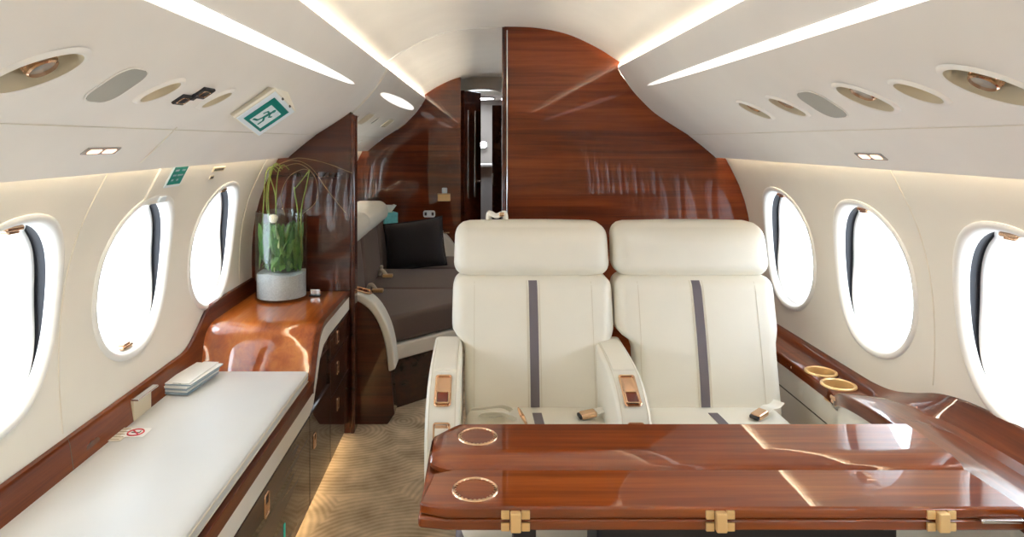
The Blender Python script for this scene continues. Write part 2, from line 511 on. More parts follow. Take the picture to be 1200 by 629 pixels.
# wall panel seams
def wall_seam(n, side, y, za, zb, lab, lean=0.0):
    bm = B()
    pts = [za+(zb-za)*k/16 for k in range(17)]
    tube(bm, [(sx(side, wallx(z)-0.0002), y+lean*(z-za), z) for z in pts], 0.0022, 6)
    obj('trim_%d' % n, bm, MT['piping'], label=lab, cat='trim', kind='structure')
wall_seam(2, -1, 1.66, 0.62, 1.29, 'fine panel seam on the left wall between two windows')
wall_seam(3, -1, 2.90, 0.68, 1.29, 'fine panel seam on the left wall beside the vase')
wall_seam(4, 1, 1.83, 0.68, 1.28, 'fine panel seam on the right wall between two windows')

# ---- bulkheads
def wall_pts(side, za, zb, k=18, inset=0.0): return [(sx(side, wallx(za+(zb-za)*i/k)-inset), za+(zb-za)*i/k) for i in range(k+1)]
def bin_pts(side, xin=None):
    """panel outline outward -> inward"""
    pts = [(sx(side, x), z) for x, z in BINF[::-1]]
    if xin is not None:
        out = []
        for a, b in zip(pts[:-1], pts[1:]):
            out.append(a)
            if (a[0]-xin)*(b[0]-xin) <= 0:
                t = (xin-a[0])/(b[0]-a[0]); out.append((xin, a[1]+t*(b[1]-a[1]))); break
        return out
    return pts

xe = 0.112
poly = [(xe, 0.0), (sx(1, WALL[0][0]), 0.0)] + wall_pts(1, 0, 1.30)[1:] + [(sx(1, 1.0), 1.292)] + bin_pts(1)
cz = [(sx(1, x), z) for x, z in CEILC if x < 0.56][::-1]
poly += cz[:-1] + [(xe, 1.8918)]
bm = B(); prism(bm, poly, YP, YP+0.05, 'Y')
obj('wall_front_right', bm, MT['woodbulk'], label='large glossy walnut bulkhead behind the two seats', cat='bulkhead', kind='structure')
# bright door edge strip on the bulkhead's aisle side
bm = B(); box(bm, (xe-0.006, YP+0.012, 0.945), (0.012, 0.066, 1.885), 0.004, 3)
obj('trim_5', bm, MT['wooddarkX'], label='dark door pocket edge at the aisle side of the big bulkhead', cat='trim', kind='structure')
bm = B(); box(bm, (xe+0.012, YP-0.003, 0.94), (0.006, 0.010, 1.87), 0.002, 2)
obj('trim_6', bm, MT['chrome'], label='thin bright vertical strip on the big bulkhead edge', cat='trim', kind='structure')

xl = -0.605
poly = [(xl, 0.0), (sx(-1, WALL[0][0]), 0.0)] + wall_pts(-1, 0, 1.30)[1:] + [(sx(-1, 1.0), 1.292)] + bin_pts(-1, xl)
bm = B(); prism(bm, poly, YP, YP+0.06, 'Y')
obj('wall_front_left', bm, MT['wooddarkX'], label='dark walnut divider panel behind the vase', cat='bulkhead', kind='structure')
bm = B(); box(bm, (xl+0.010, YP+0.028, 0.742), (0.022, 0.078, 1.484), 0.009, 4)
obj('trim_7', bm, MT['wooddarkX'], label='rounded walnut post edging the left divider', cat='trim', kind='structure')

# aft bulkhead (left of the door)
xd0 = -0.157
czl = [(sx(-1, x), z) for x, z in CEILC if x < 0.56][::-1]
czl = [p for p in czl if p[0] < xd0] + [(xd0, 1.866)]
poly = [(xd0, 0.0), (sx(-1, WALL[0][0]), 0.0)] + wall_pts(-1, 0, 1.30)[1:] + [(sx(-1, 1.0), 1.292)] + bin_pts(-1) + czl
bm = B(); prism(bm, poly, YA, YA+0.05, 'Y')
obj('wall_aft_left', bm, MT['woodX'], label='dark walnut bulkhead at the far end behind the sofa', cat='bulkhead', kind='structure')
poly = [(0.19, 0.0), (1.2, 0.0), (1.2, 1.6), (0.7, 1.74), (0.19, 1.885)]
bm = B(); prism(bm, poly, YA, YA+0.05, 'Y')
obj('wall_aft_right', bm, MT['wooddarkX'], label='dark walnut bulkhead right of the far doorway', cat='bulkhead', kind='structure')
# corridor header, corridor sides and end
bm = B()
arch = [(-0.25+0.5*k/16, 1.69+0.10*math.sin(PI*(0.18+0.64*k/16))) for k in range(17)]
prism(bm, arch + [(0.25, 1.95), (-0.25, 1.95)], 5.47, 5.52, 'Y')
obj('trim_8', bm, MT['concrete'], label='arched grey header over the far doorway', cat='trim', kind='structure')
bm = B(); box(bm, (-0.27, 6.1, 0.95), (0.04, 1.6, 1.9))
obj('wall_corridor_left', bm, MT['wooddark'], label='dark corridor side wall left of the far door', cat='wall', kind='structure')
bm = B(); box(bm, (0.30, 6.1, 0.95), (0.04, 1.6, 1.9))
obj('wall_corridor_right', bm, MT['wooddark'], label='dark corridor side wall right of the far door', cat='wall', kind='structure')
bm = B(); box(bm, (0.03, 6.85, 0.95), (0.70, 0.04, 1.9))
obj('wall_corridor_end', bm, MT['concrete'], label='pale grey wall seen through the far doorway', cat='wall', kind='structure')
bm = B(); box(bm, (0.03, 6.45, 1.80), (0.62, 0.86, 0.04))
obj('ceiling_corridor', bm, MT['ceil'], label='pale corridor ceiling beyond the far doorway', cat='ceiling', kind='structure')
# end wall behind the viewpoint
bm = B(); box(bm, (XC, Y0, 0.95), (2.5, 0.04, 2.0))
obj('wall_rear', bm, MT['wall'], label='cream wall behind the viewpoint', cat='wall', kind='structure')

t = thing('corridor_fill_light', 'added round fill light brightening the corridor beyond the far doorway', 'added fill light', (0.03, 6.35, 1.778))  # added only to brighten the dark corridor
bm = B(); lathe(bm, [(0.12, 0.002), (0.12, -0.012), (0.10, -0.014)], 28, Matrix.Translation((0.03, 6.35, 1.778))); obj('ring', bm, MT['chrome'], t)
bm = B(); lathe(bm, [(0.10, -0.012), (0.05, -0.016), (0.0005, -0.017)], 28, Matrix.Translation((0.03, 6.35, 1.778))); obj('diffuser', bm, MT['corrfill'], t)
# open door leaf in the aft doorway
d = thing('door_1', 'dark open door leaf with handle in the far doorway', 'door', (-0.09, 5.42, 0), kind='structure')
M = frame((-0.145, 5.33, 0), (0.42, 0.91, 0), (-0.91, 0.42, 0), (0, 0, 1))
bm = B(); box(bm, (0.16, 0.0, 0.885), (0.32, 0.035, 1.77), 0.004, 2, M)
obj('leaf', bm, MT['wooddarkX'], d)
bm = B()
for k in (0.07, 0.20): box(bm, (k, -0.020, 1.25), (0.018, 0.008, 0.72), 0.003, 2, M)
obj('inlay_strip', bm, MT['chrome'], d, label='bright vertical inlay strips')
bm = B(); lathe(bm, [(0.0, 0), (0.022, 0.0), (0.022, 0.008), (0.008, 0.012), (0.008, 0.03)], 20, M @ Matrix.Translation((0.24, -0.018, 1.02)) @ Matrix.Rotation(PI/2, 4, 'X'))
tube(bm, [M @ V(0.24, -0.05, 1.02), M @ V(0.20, -0.055, 1.02), M @ V(0.15, -0.05, 1.02)], 0.008, 8)
obj('handle', bm, MT['brass'], d, label='brass lever handle')
# pocket door edge right of the corridor and small ledge + lamp
d = thing('door_2', 'narrow dark door edge right of the bright corridor gap', 'door', (0.17, 5.9, 0), kind='structure')
bm = B(); box(bm, (0.185, 5.9, 0.84), (0.16, 0.04, 1.68), 0.004, 2); obj('leaf', bm, MT['wooddark'], d)
bm = B(); box(bm, (0.108, 5.885, 1.02), (0.012, 0.02, 0.10), 0.003, 2); obj('handle', bm, MT['chrome'], d)
t = thing('corridor_cabinet', 'grey cabinet with white top under the bright lamp beyond the doorway', 'cabinet', (0.06, 6.65, 0))
bm = B(); box(bm, (0.06, 6.65, 0.55), (0.30, 0.30, 1.10), 0.006, 2); obj('body', bm, MT['white'], t)
bm = B(); box(bm, (0.06, 6.64, 1.115), (0.34, 0.34, 0.03), 0.006, 2); obj('top', bm, MT['white'], t)
t = thing('spot_lamp', 'small bright white lamp shining beyond the far doorway', 'lamp', (0.03, 6.78, 1.32))
bm = B(); lathe(bm, [(0.0, 0.05), (0.03, 0.05), (0.035, 0.02), (0.035, 0.0)], 20, frame((0.03, 6.78, 1.32), (1, 0, 0), (0, 0, 1), (0, 1, 0))); obj('housing', bm, MT['chrome'], t)
bm = B(); lathe(bm, [(0.0, -0.008), (0.018, -0.006), (0.031, 0.0), (0.031, 0.006)], 20, frame((0.03, 6.78, 1.32), (1, 0, 0), (0, 0, 1), (0, 1, 0))); obj('lens', bm, MT['lampspot'], t)

# ------------------------------------------------------------------ overhead panels, with cut recesses
CUTS = {-1: [], 1: []}
def cup_frame(side, x0, y0, x1, y1):
    p, up, n = ray_bin(side, (x0+x1)/2, (y0+y1)/2)
    s = F/p.y
    r = 0.5*math.hypot(x1-x0, y1-y0)/s
    return p, up, n, r*0.93

def oval_frame(p, up, n):
    e1 = (V(0, 1, 0)+up).normalized(); e2 = n.cross(e1)
    m = frame(p, e1, e2, n)
    return m @ Matrix.Diagonal((1, 0.60, 1, 1))

def overhead(side, ya, yb, label, cuts, seam_y=None):
    loc = (sx(side, 0.80), (ya+yb)/2, 1.43)
    root = thing('overhead_panel', label, 'overhead panel', loc)
    prof = [(sx(side, x), z) for x, z in BINF + BINBACK]
    bm = B(); prism(bm, prof, ya, yb, 'Y')
    o = obj('shell', bm, [MT['bin']], root, ang=28)
    if cuts:
        cb = B()
        for (p, up, n, r) in cuts:
            M = oval_frame(p, up, n)
            lathe(cb, [(r, -0.055), (r, 0.03)], 40, M, True)
        for v in cb.verts: v.co -= Vector(loc)
        me = bpy.data.meshes.new('c'); cb.to_mesh(me); cb.free()
        co = bpy.data.objects.new('c', me); COL.objects.link(co); co.location = loc
        md = o.modifiers.new('b', 'BOOLEAN'); md.operation = 'DIFFERENCE'; md.solver = 'EXACT'; md.object = co
        bpy.context.view_layer.update()
        dg = bpy.context.evaluated_depsgraph_get()
        nm = bpy.data.meshes.new_from_object(o.evaluated_get(dg))
        o.modifiers.clear(); o.data = nm
        bpy.data.objects.remove(co)
        b2 = bmesh.new(); b2.from_mesh(nm); sharp(b2, 28); b2.to_mesh(nm); b2.free()
    # seam bead between the upper and lower panel
    return root

def seam(root, side, ya, yb):
    bm = B(); x, z = BINL[0]
    tube(bm, [(sx(side, x-0.0005), ya, z-0.0005), (sx(side, x-0.0005), yb, z-0.0005)], 0.0011, 6)
    obj('seam', bm, MT['piping'], root)

cupsR = [(864, 119, 906, 138, 1), (899, 114, 947, 134, 1), (979, 101, 1049, 127, 1), (1049, 94, 1105, 121, 0), (1110, 78, 1212, 122, 2)]
cupsL = [(-14, 104, 98, 62, 2), (162, 119, 213, 93, 0), (234, 126, 273, 105, 0)]
cutR = [cup_frame(1, *c[:4]) for c in cupsR]
cutL = [cup_frame(-1, *c[:4]) for c in cupsL]
rootR = overhead(1, Y0+0.05, YP-0.001, 'right overhead panel with air vents above the right windows', cutR)
rootL = overhead(-1, Y0+0.05, YP-0.001, 'left overhead panel carrying the exit sign above the left windows', cutL)
rootA = overhead(-1, YP+0.003, YA-0.001, 'far left overhead panel above the dark sofa', [])
rootB = overhead(1, YP+0.052, YA-0.001, 'unseen far right overhead panel added to hide a cove light', [])
rootB['kind'] = 'structure'
seam(rootR, 1, -2.3, YP-0.003); seam(rootL, -1, -2.3, YP-0.003); seam(rootA, -1, YP+0.006, YA-0.004)
# right-hand aft panel is unseen, added to hide the extra cove strip
# grooves across the left panels
def cross_bead(root, side, y, r=0.0025):
    bm = B(); tube(bm, [(sx(side, x-0.0004), y, z-0.0004) for x, z in BINF], r, 6); obj('joint_bead', bm, MT['piping'], root)
cross_bead(rootA, -1, YP+0.03); cross_bead(rootA, -1, YP+0.055)
# fold line on the lower left panel
bm = B()
pa, pb = ray_bin(-1, 207, 149), ray_bin(-1, 165, 190)
tube(bm, [pa[0]+pa[2]*0.0002, (pa[0]+pb[0])/2+pa[2]*0.0008, pb[0]+pb[2]*0.0002], 0.0016, 6); obj('fold_line', bm, MT['piping'], rootL)

def air_cup(side, cf, kind, label):
    p, up, n, r = cf
    M = oval_frame(p, up, n); M0 = frame(p, V(0, 1, 0), n.cross(V(0, 1, 0)), n)
    root = thing('air_vent' if kind else 'reading_light', label, 'air vent' if kind else 'reading light', p)
    bm = B()
    lathe(bm, [(r-0.001, 0.004), (r-0.0015, -0.004), (r-0.004, -0.02), (r*0.86, -0.040), (r*0.5, -0.050), (0.0005, -0.052)], 48, M)
    obj('cup', bm, [MT['bowl']], root, ang=60)
    bm = B(); lathe(bm, [(r+0.012, -0.0005), (r+0.009, 0.004), (r+0.003, 0.0065), (r-0.002, 0.0045)], 48, M); obj('rim', bm, MT['bin'], root, ang=60)
    def nozzle(off, rr, tilt):
        K = M0 @ Matrix.Translation(off) @ Matrix.Rotation(tilt, 4, 'X')
        bm = B()
        lathe(bm, [(rr*0.70, -0.03), (rr*0.95, -0.022), (rr, -0.004), (rr*0.98, 0.004), (rr*0.86, 0.006), (rr*0.84, 0.0)], 36, K)
        for k in range(14):
            a = 2*PI*k/14
            box(bm, (0, 0, 0), (rr*0.22, rr*0.20, 0.014), 0.002, 1, K @ Matrix.Rotation(a, 4, 'Z') @ Matrix.Translation((rr*0.97, 0, -0.008)))
        nz = obj('nozzle', bm, MT['brass'], root, label='notched brass nozzle')
        bm = B(); lathe(bm, [(rr*0.84, 0.0005), (rr*0.5, 0.003), (0.0005, 0.004)], 28, K); obj('lens', bm, MT['lens'], nz)
    if kind == 1: nozzle((r*0.06, -r*0.13*side, -0.0075), r*0.44, 0.0)
    if kind == 2:
        nozzle((r*0.22, -r*0.04*side, -0.0075), r*0.34, 0.0)
        nozzle((-r*0.30, -r*0.48*side, -0.0075), r*0.30, 0.0)
    if kind == 0:
        bm = B(); lathe(bm, [(r*0.55, -0.049), (r*0.55, -0.040), (r*0.45, -0.036), (0.0005, -0.034)], 28, M); obj('lens', bm, MT['bowl'], root)
    return root
labR = ['smallest brass air vent, nearest the bulkhead on the right overhead panel', 'second brass air vent from the bulkhead, left of the grey speaker grille',
        'brass air vent just right of the grey grille on the right overhead panel', 'plain oval reading light between two brass vents on the right overhead panel',
        'largest air vent with two brass nozzles at the right edge of the photo']
for c, cf, l in zip(cupsR, cutR, labR): air_cup(1, cf, c[4], l)
labL = ['large air vent with two brass nozzles at the left edge of the photo', 'plain oval reading light left of the black bracket on left overhead panel',
        'plain oval reading light next to the green exit sign']
for c, cf, l in zip(cupsL, cutL, labL): air_cup(-1, cf, c[4], l)

def surf_frame(side, px, py, lift=0.0):
    p, up, n = ray_bin(side, px, py)
    return p + n*lift, up, n

def rrect(w, h, r, k=6):
    out = []
    for cx, cy, a0 in ((w/2-r, h/2-r, 0), (-w/2+r, h/2-r, 90), (-w/2+r, -h/2+r, 180), (w/2-r, -h/2+r, 270)):
        for i in range(k+1):
            a = R(a0+90*i/k); out.append((cx+r*math.cos(a), cy+r*math.sin(a)))
    return out

def grille(side, c, e0, e1, hd, label):
    p, up, n = surf_frame(side, *c)
    a = ray_bin(side, *e0)[0]; b = ray_bin(side, *e1)[0]
    L = (V(a.x, 0, a.z)-V(b.x, 0, b.z)).length
    s = F/p.y
    W = 2*hd*p.y/abs(c[0]-VX)      # depth extent that projects to hd pixels sideways
    root = thing('speaker_grille', label, 'speaker grille', p)
    M = frame(p, V(0, 1, 0), up, n)
    bm = B(); prism(bm, rrect(W, L, W*0.35), -0.004, 0.003, 'Z', bev=0.001, M=M); obj('mesh_cover', bm, MT['grille'], root)
    bm = B()
    q = rrect(W+0.004, L+0.004, W*0.36)
    tube(bm, [M @ V(x, y, 0.0015) for x, y in q], 0.0016, 6, True); obj('frame', bm, MT['bin'], root)
grille(1, (963, 122), (942, 107), (985, 137), 13, 'grey speaker grille among the vents on the right overhead panel')
grille(-1, (137, 99.5), (165, 81), (110, 118), 16, 'grey speaker grille among the vents on the left overhead panel')

# long tapering light strips
def spindle(side, y0, y1, label, w=0.050, x0=0.632, taper=0.9):
    n = 60
    L, R_ = [], []
    def prof(x):
        for (a, za), (b, zb) in zip(BINF[:-1], BINF[1:]):
            if a <= x <= b: 
                t = (x-a)/(b-a); nn = Vector((-(za-zb), -(b-a))).normalized()
                return za+(zb-za)*t, nn
        return BINF[0][1], Vector((-1, 0))
    top, bot = [], []
    for i in range(n+1):
        t = i/n; y = y0+(y1-y0)*t
        e = min(t, 1-t)*(y1-y0)
        hw = 0.5*w*min(1, math.sqrt(max(0, 1-(1-min(1, e/taper))**2)))+0.0008
        row = []
        for k in range(7):
            x = x0 + hw*0.8*(k/3-1)
            z, nn = prof(x)
            row.append((V(sx(side, x+nn.x*0.0025), y, z+nn.y*0.0025), V(sx(side, x-nn.x*0.004), y, z-nn.y*0.004)))
        top.append([a for a, b in row]); bot.append([b for a, b in row])
    rings = [a+b[::-1] for a, b in zip(top, bot)]
    bm = B(); loft(bm, rings, True, True)
    z, nn = prof(x0)
    root = thing('light_strip', label, 'light strip', (sx(side, x0), (y0+y1)/2, z))
    obj('diffuser', bm, MT['spindle'], root)
    bm = B()
    path = [r[0] for r in top] + [r[-1] for r in top[::-1]]
    tube(bm, path, 0.0012, 5, True); obj('edge_bead', bm, MT['bin'], root)
spindle(1, -1.2, 2.78, 'long tapering white light strip on the right overhead panel', w=0.021, x0=0.6075, taper=1.1)
spindle(-1, -1.2, 2.66, 'long tapering white light strip on the left overhead panel', w=0.026, x0=0.611, taper=1.1)
spindle(-1, 3.32, 4.95, 'short white light strip on the panel over the sofa', w=0.042, x0=0.604, taper=0.9)

# cove and wall wash lamps
def strip(side, x, z, w, ya, yb, mat, name, label, nrm):
    root = thing(name, label, 'cove light', (sx(side, x), (ya+yb)/2, z))
    nn = Vector((side*nrm[0], 0, nrm[1])).normalized()
    M = frame((sx(side, x), (ya+yb)/2, z), V(0, 1, 0), nn.cross(V(0, 1, 0)), nn)
    bm = B(); box(bm, (0, 0, 0.004), (yb-ya, w, 0.004), 0, 1, M); obj('lamp_strip', bm, mat, root)
    bm = B(); box(bm, (0, 0, -0.002), (yb-ya, w+0.006, 0.008), 0.002, 1, M); obj('channel', bm, MT['white'], root)
strip(-1, 0.625, 1.658, 0.03, -2.2, YP-0.02, MT['cove'], 'cove_light', 'hidden warm cove light along the left ceiling edge', (0, 1))
strip(1, 0.625, 1.658, 0.03, -2.2, YP-0.02, MT['cove'], 'cove_light', 'hidden warm cove light along the right ceiling edge', (0, 1))
strip(-1, 0.625, 1.658, 0.03, YP+0.02, YA-0.05, MT['coveaft'], 'cove_light', 'hidden warm cove light above the far sofa', (0, 1))
strip(1, 0.625, 1.658, 0.03, YP+0.08, YA-0.05, MT['coveaft'], 'cove_light', 'unseen cove light added behind the big bulkhead to brighten the far ceiling', (0, 1))  # extra unseen strip that lifts the far ceiling
strip(-1, 1.004, 1.345, 0.02, -2.2, YP-0.02, MT['wash'], 'wall_wash_light', 'hidden warm light under the left overhead panel washing the wall', (0.8, -0.6))
strip(1, 1.004, 1.345, 0.02, -2.2, YP-0.02, MT['wash'], 'wall_wash_light', 'hidden warm light under the right overhead panel washing the wall', (0.8, -0.6))
strip(-1, 1.004, 1.345, 0.02, YP+0.08, YA-0.02, MT['wash'], 'wall_wash_light', 'hidden warm light washing the wall above the sofa', (0.8, -0.6))

# small lit sign lenses on the lower panels
def lens_sign(side, c, e0, e1, label):
    p, up, n = surf_frame(side, *c)
    root = thing('lit_sign', label, 'lit sign', p)
    M = frame(p, V(0, 1, 0), up, n)
    W = abs(e1[0]-e0[0])*p.y/abs(c[0]-VX)*0.80
    a = ray_bin(side, c[0], c[1]-4.0)[0]; b = ray_bin(side, c[0], c[1]+4.0)[0]
    H = (V(a.x, 0, a.z)-V(b.x, 0, b.z)).length*0.9
    bm = B(); prism(bm, rrect(W, H, H*0.12), -0.003, 0.002, 'Z', bev=0.0008, M=M); obj('plate', bm, MT['lens'], root)
    for k in (-1, 1):
        bm = B(); prism(bm, [(k*W*0.22+x, y) for x, y in rrect(W*0.36, H*0.66, H*0.28)], 0.0005, 0.0030, 'Z', M=M)
        obj('lens', bm, MT['indic'], root, label='glowing pinkish lens')
lens_sign(1, (1020.5, 183), (1001, 0), (1041, 0), 'small lit sign with glowing lenses under the right air vents')
lens_sign(-1, (119, 176.5), (94, 0), (144, 0), 'small lit sign with glowing lenses under the left grey grille')

# black bracket between the two left reading lights
p, up, n = surf_frame(-1, 226, 112)
root = thing('socket_bracket', 'small black slotted bracket between two oval lights on left overhead panel', 'bracket', p)
M = frame(p, V(0, 1, 0), up, n)
bm = B(); box(bm, (0.024, 0.016, 0.002), (0.060, 0.038, 0.008), 0.003, 2, M); box(bm, (-0.024, -0.016, 0.002), (0.050, 0.034, 0.008), 0.003, 2, M); box(bm, (0, 0, 0.004), (0.02, 0.02, 0.008), 0.002, 1, M)
obj('body', bm, MT['charcoal'], root)
for c in ((0.024, 0.016), (-0.024, -0.016)):
    bm = B()
    tube(bm, [M @ V(c[0]+x, c[1]+y, 0.006) for x, y in rrect(0.036, 0.020, 0.005)], 0.0010, 6, True); obj('slot', bm, MT['brass'], root)
# faint access door lines on the right panel, small flush vents on the aft panel
def aft_item(px, py, w, l, mat, name, label, cat, group=None):
    p, up, n = surf_frame(-1, px, py)
    root = thing(name, label, cat, p, group)
    M = frame(p, V(0, 1, 0), up, n)
    bm = B(); prism(bm, rrect(l, w, min(l, w)*0.45), -0.003, 0.003, 'Z', bev=0.001, M=M); obj('cover', bm, mat, root)
    bm = B(); tube(bm, [M @ V(x, y, 0.002) for x, y in rrect(l+0.008, w+0.008, min(l, w)*0.45)], 0.003, 6, True); obj('rim', bm, MT['wall'], root)
aft_item(414.5, 139, 0.055, 0.05, MT['charcoal'], 'flush_vent', 'dark slot vent next to the wooden post on the far overhead panel', 'vent')
aft_item(428, 139, 0.085, 0.20, MT['bowl'], 'flush_vent', 'pale oval vent nearest the wooden post on the far overhead panel', 'vent')
aft_item(439, 141, 0.055, 0.05, MT['charcoal'], 'flush_vent', 'dark slot vent between two pale vents on the far overhead panel', 'vent')
aft_item(454, 144, 0.075, 0.22, MT['bowl'], 'flush_vent', 'middle pale oval vent on the far overhead panel', 'vent')
aft_item(471, 148, 0.065, 0.26, MT['bowl'], 'flush_vent', 'pale oval vent nearest the far bulkhead on the overhead panel', 'vent')
aft_item(421, 166.5, 0.03, 0.07, MT['white'], 'flush_vent', 'small white oval lens low on the far overhead panel', 'vent')

# ------------------------------------------------------------------ exit sign on the left panel
p, up, n = ray_bin(-1, 306, 121)
bdir = V(0, math.cos(R(14)), -math.sin(R(14)))
# face plane spanned by the panel's up direction and the tilted lengthwise direction
fn_ = up.cross(bdir); 
if fn_.y > 0 or fn_.z > 0: fn_ = -fn_
W, H = 0.205, 0.140
root = thing('exit_sign', 'wedge shaped exit sign with white running man on teal, on left overhead panel', 'exit sign', p)
cen = p + n*0.040 + V(0, -0.02, 0)
M = frame(cen, bdir, up, fn_)
# housing: frustum between the panel and the tilted face
def corners(c, bx, uy, w, h): return [c + bx*(sxx*w/2) + uy*(syy*h/2) for sxx, syy in ((-1, -1), (1, -1), (1, 1), (-1, 1))]
base = corners(p - n*0.004, V(0, 1, 0), up, W*0.92, H*0.92)
face = corners(cen - fn_*0.006, bdir, up, W, H)
face2 = corners(cen, bdir, up, W*0.985, H*0.985)
bm = B(); loft(bm, [base, face, face2], True, True); obj('housing', bm, MT['signcase'], root, ang=20)
bm = B(); box(bm, (0, 0, 0.001), (W*0.93, H*0.93, 0.003), 0.001, 1, M); pl = obj('face', bm, MT['signwhite'], root)
def flat_poly(bm, pts, h0, h1, M): prism(bm, pts, h0, h1, 'Z', M=M)
tw, th = W*0.70, H*0.74
bm = B(); flat_poly(bm, [(-tw/2, -th/2), (tw/2, -th/2), (tw/2, th/2), (-tw/2, th/2)], 0.0028, 0.0034, M); obj('teal_panel', bm, MT['teal'], root, label='teal printed panel')
bm = B(); ww, wh = tw*0.70, th*0.66
# the doorway: white, with the left margin wider and open at the foot
flat_poly(bm, [(-tw*0.30, -th*0.42), (tw*0.34, -th*0.42), (tw*0.34, th*0.30), (-tw*0.30, th*0.30)], 0.0036, 0.0040, M)
obj('doorway', bm, MT['signwhite'], root)
def stroke(bm, pts, w):
    for a, b in zip(pts[:-1], pts[1:]):
        a = Vector(a); b = Vector(b); dd = (b-a).normalized(); q = Vector((-dd.y, dd.x))*w/2
        flat_poly(bm, [tuple(a+q-dd*w*0.3), tuple(b+q+dd*w*0.3), tuple(b-q+dd*w*0.3), tuple(a-q-dd*w*0.3)], 0.0041, 0.0046, M)
u = th
bm = B()
flat_poly(bm, [(0.02*u+0.075*u*math.cos(2*PI*k/14), 0.21*u+0.075*u*math.sin(2*PI*k/14)) for k in range(14)], 0.0041, 0.0046, M)
stroke(bm, [(0.0, 0.11*u), (-0.04*u, -0.10*u)], 0.12*u)
stroke(bm, [(0.0, 0.08*u), (-0.20*u, 0.10*u), (-0.25*u, -0.02*u)], 0.055*u)
stroke(bm, [(0.02*u, 0.09*u), (0.15*u, 0.0*u), (0.24*u, 0.05*u)], 0.055*u)
stroke(bm, [(-0.02*u, -0.10*u), (0.13*u, -0.19*u), (0.13*u, -0.36*u)], 0.07*u)
stroke(bm, [(-0.05*u, -0.10*u), (-0.12*u, -0.28*u), (-0.32*u, -0.33*u)], 0.07*u)
obj('running_figure', bm, MT['teal'], root, label='teal running figure pictogram')
for k in (-0.15, 0.2):
    bm = B(); box(bm, (k*W, H*0.47, 0.002), (0.010, 0.006, 0.005), 0.001, 1, M); obj('clip', bm, MT['ink'], root)

# ------------------------------------------------------------------ things on the left wall
def wall_hit(side, px, py):
    """sight line through a pixel -> point on the side wall, with up tangent and normal"""
    best = None
    for k in range(400):
        z0 = 0.3 + 0.97*k/400; z1 = z0+0.97/400
        for z in (z0,):
            X = sx(side, wallx(z)); d = X*F/(px-VX); zz = HC-(py-VY)*d/F
            e = abs(zz-z)
            if best is None or e < best[0]: best = (e, V(X, d, z))
    q = best[1]; z = q.z
    up = V(side*(wallx(z+0.01)-wallx(z-0.01)), 0, 0.02).normalized()
    n = V(-side*abs(up.z), 0, -side*0).normalized()
    n = up.cross(V(0, 1, 0)); 
    if n.x*side > 0: n = -n
    return q, up, n
q, up, n = wall_hit(-1, 198, 212)
root = thing('wall_placard', 'teal placard on raised plate above the middle left window', 'placard', q)
M = frame(q, V(0, 1, 0), up, n)
bm = B(); prism(bm, rrect(0.21, 0.15, 0.012), -0.016, 0.006, 'Z', bev=0.003, M=M); obj('backing_plate', bm, MT['wall'], root)
bm = B(); prism(bm, [(x+0.02, y+0.022) for x, y in rrect(0.105, 0.082, 0.005)], 0.005, 0.0085, 'Z', bev=0.001, M=M); obj('holder', bm, MT['signwhite'], root)
bm = B(); prism(bm, [(x+0.02, y+0.022) for x, y in rrect(0.090, 0.062, 0.002)], 0.008, 0.0092, 'Z', M=M); obj('teal_panel', bm, MT['teal'], root)
bm = B()
for r_, row in enumerate(((-.034, -.008, .010, .034), (-.034, -.012, -.004, .034), (-.030, -.016, .004, .016))):
    for a, b in ((row[0], row[1]), (row[2], row[3])):
        prism(bm, [(0.02+a, 0.022+0.016-r_*0.017), (0.02+b, 0.022+0.016-r_*0.017), (0.02+b, 0.022+0.022-r_*0.017), (0.02+a, 0.022+0.022-r_*0.017)], 0.009, 0.0097, 'Z', M=M)
obj('print_lines', bm, MT['blueprint'], root, label='pale printed lines')
bm = B(); box(bm, (-0.005, -0.058, 0.009), (0.040, 0.018, 0.008), 0.002, 2, M); obj('pull_tab', bm, MT['signwhite'], root)
for px, py, w, h, l in ((256, 198, 0.105, 0.020, 'long beige slot plate on left wall above the vase-side window'), (247.5, 208, 0.032, 0.016, 'tiny beige plate below the long slot plate on left wall')):
    q, up, n = wall_hit(-1, px, py)
    root = thing('slot_plate', l, 'plate', q); M = frame(q, V(0, 1, 0), up, n)
    bm = B(); prism(bm, rrect(w, h, 0.003), -0.004, 0.003, 'Z', bev=0.001, M=M); obj('plate', bm, MT['ink'] if False else MT['bowl'], root)
    bm = B(); box(bm, (0, 0, 0.0032), (w*0.8, h*0.5, 0.001), 0, 1, M); obj('slot', bm, MT['ink'], root)

# ------------------------------------------------------------------ left sideboard with bench top
XF, XB = -0.612, -1.040
YS0, YS1 = 0.35, 3.055
TOPZ = lambda y: 0.487 if y < 2.40 else None
side = thing('sideboard', 'long low walnut sideboard along left wall, ramping up to a counter under the vase', 'sideboard', (-0.83, 1.8, 0))
# carcass
prof = [(YS0, 0.07), (YS1, 0.07), (YS1, 0.632), (2.56, 0.632), (2.50, 0.60), (2.42, 0.48), (2.38, 0.470), (YS0, 0.470)]
bm = B(); prism(bm, prof, XB, XF-0.006, 'X', bev=0.003); obj('carcass', bm, MT['wooddark'], side)
bm = B(); box(bm, (-0.87, (YS0+YS1)/2, 0.035), (0.36, YS1-YS0-0.02, 0.07)); obj('plinth', bm, MT['wooddark'], side)
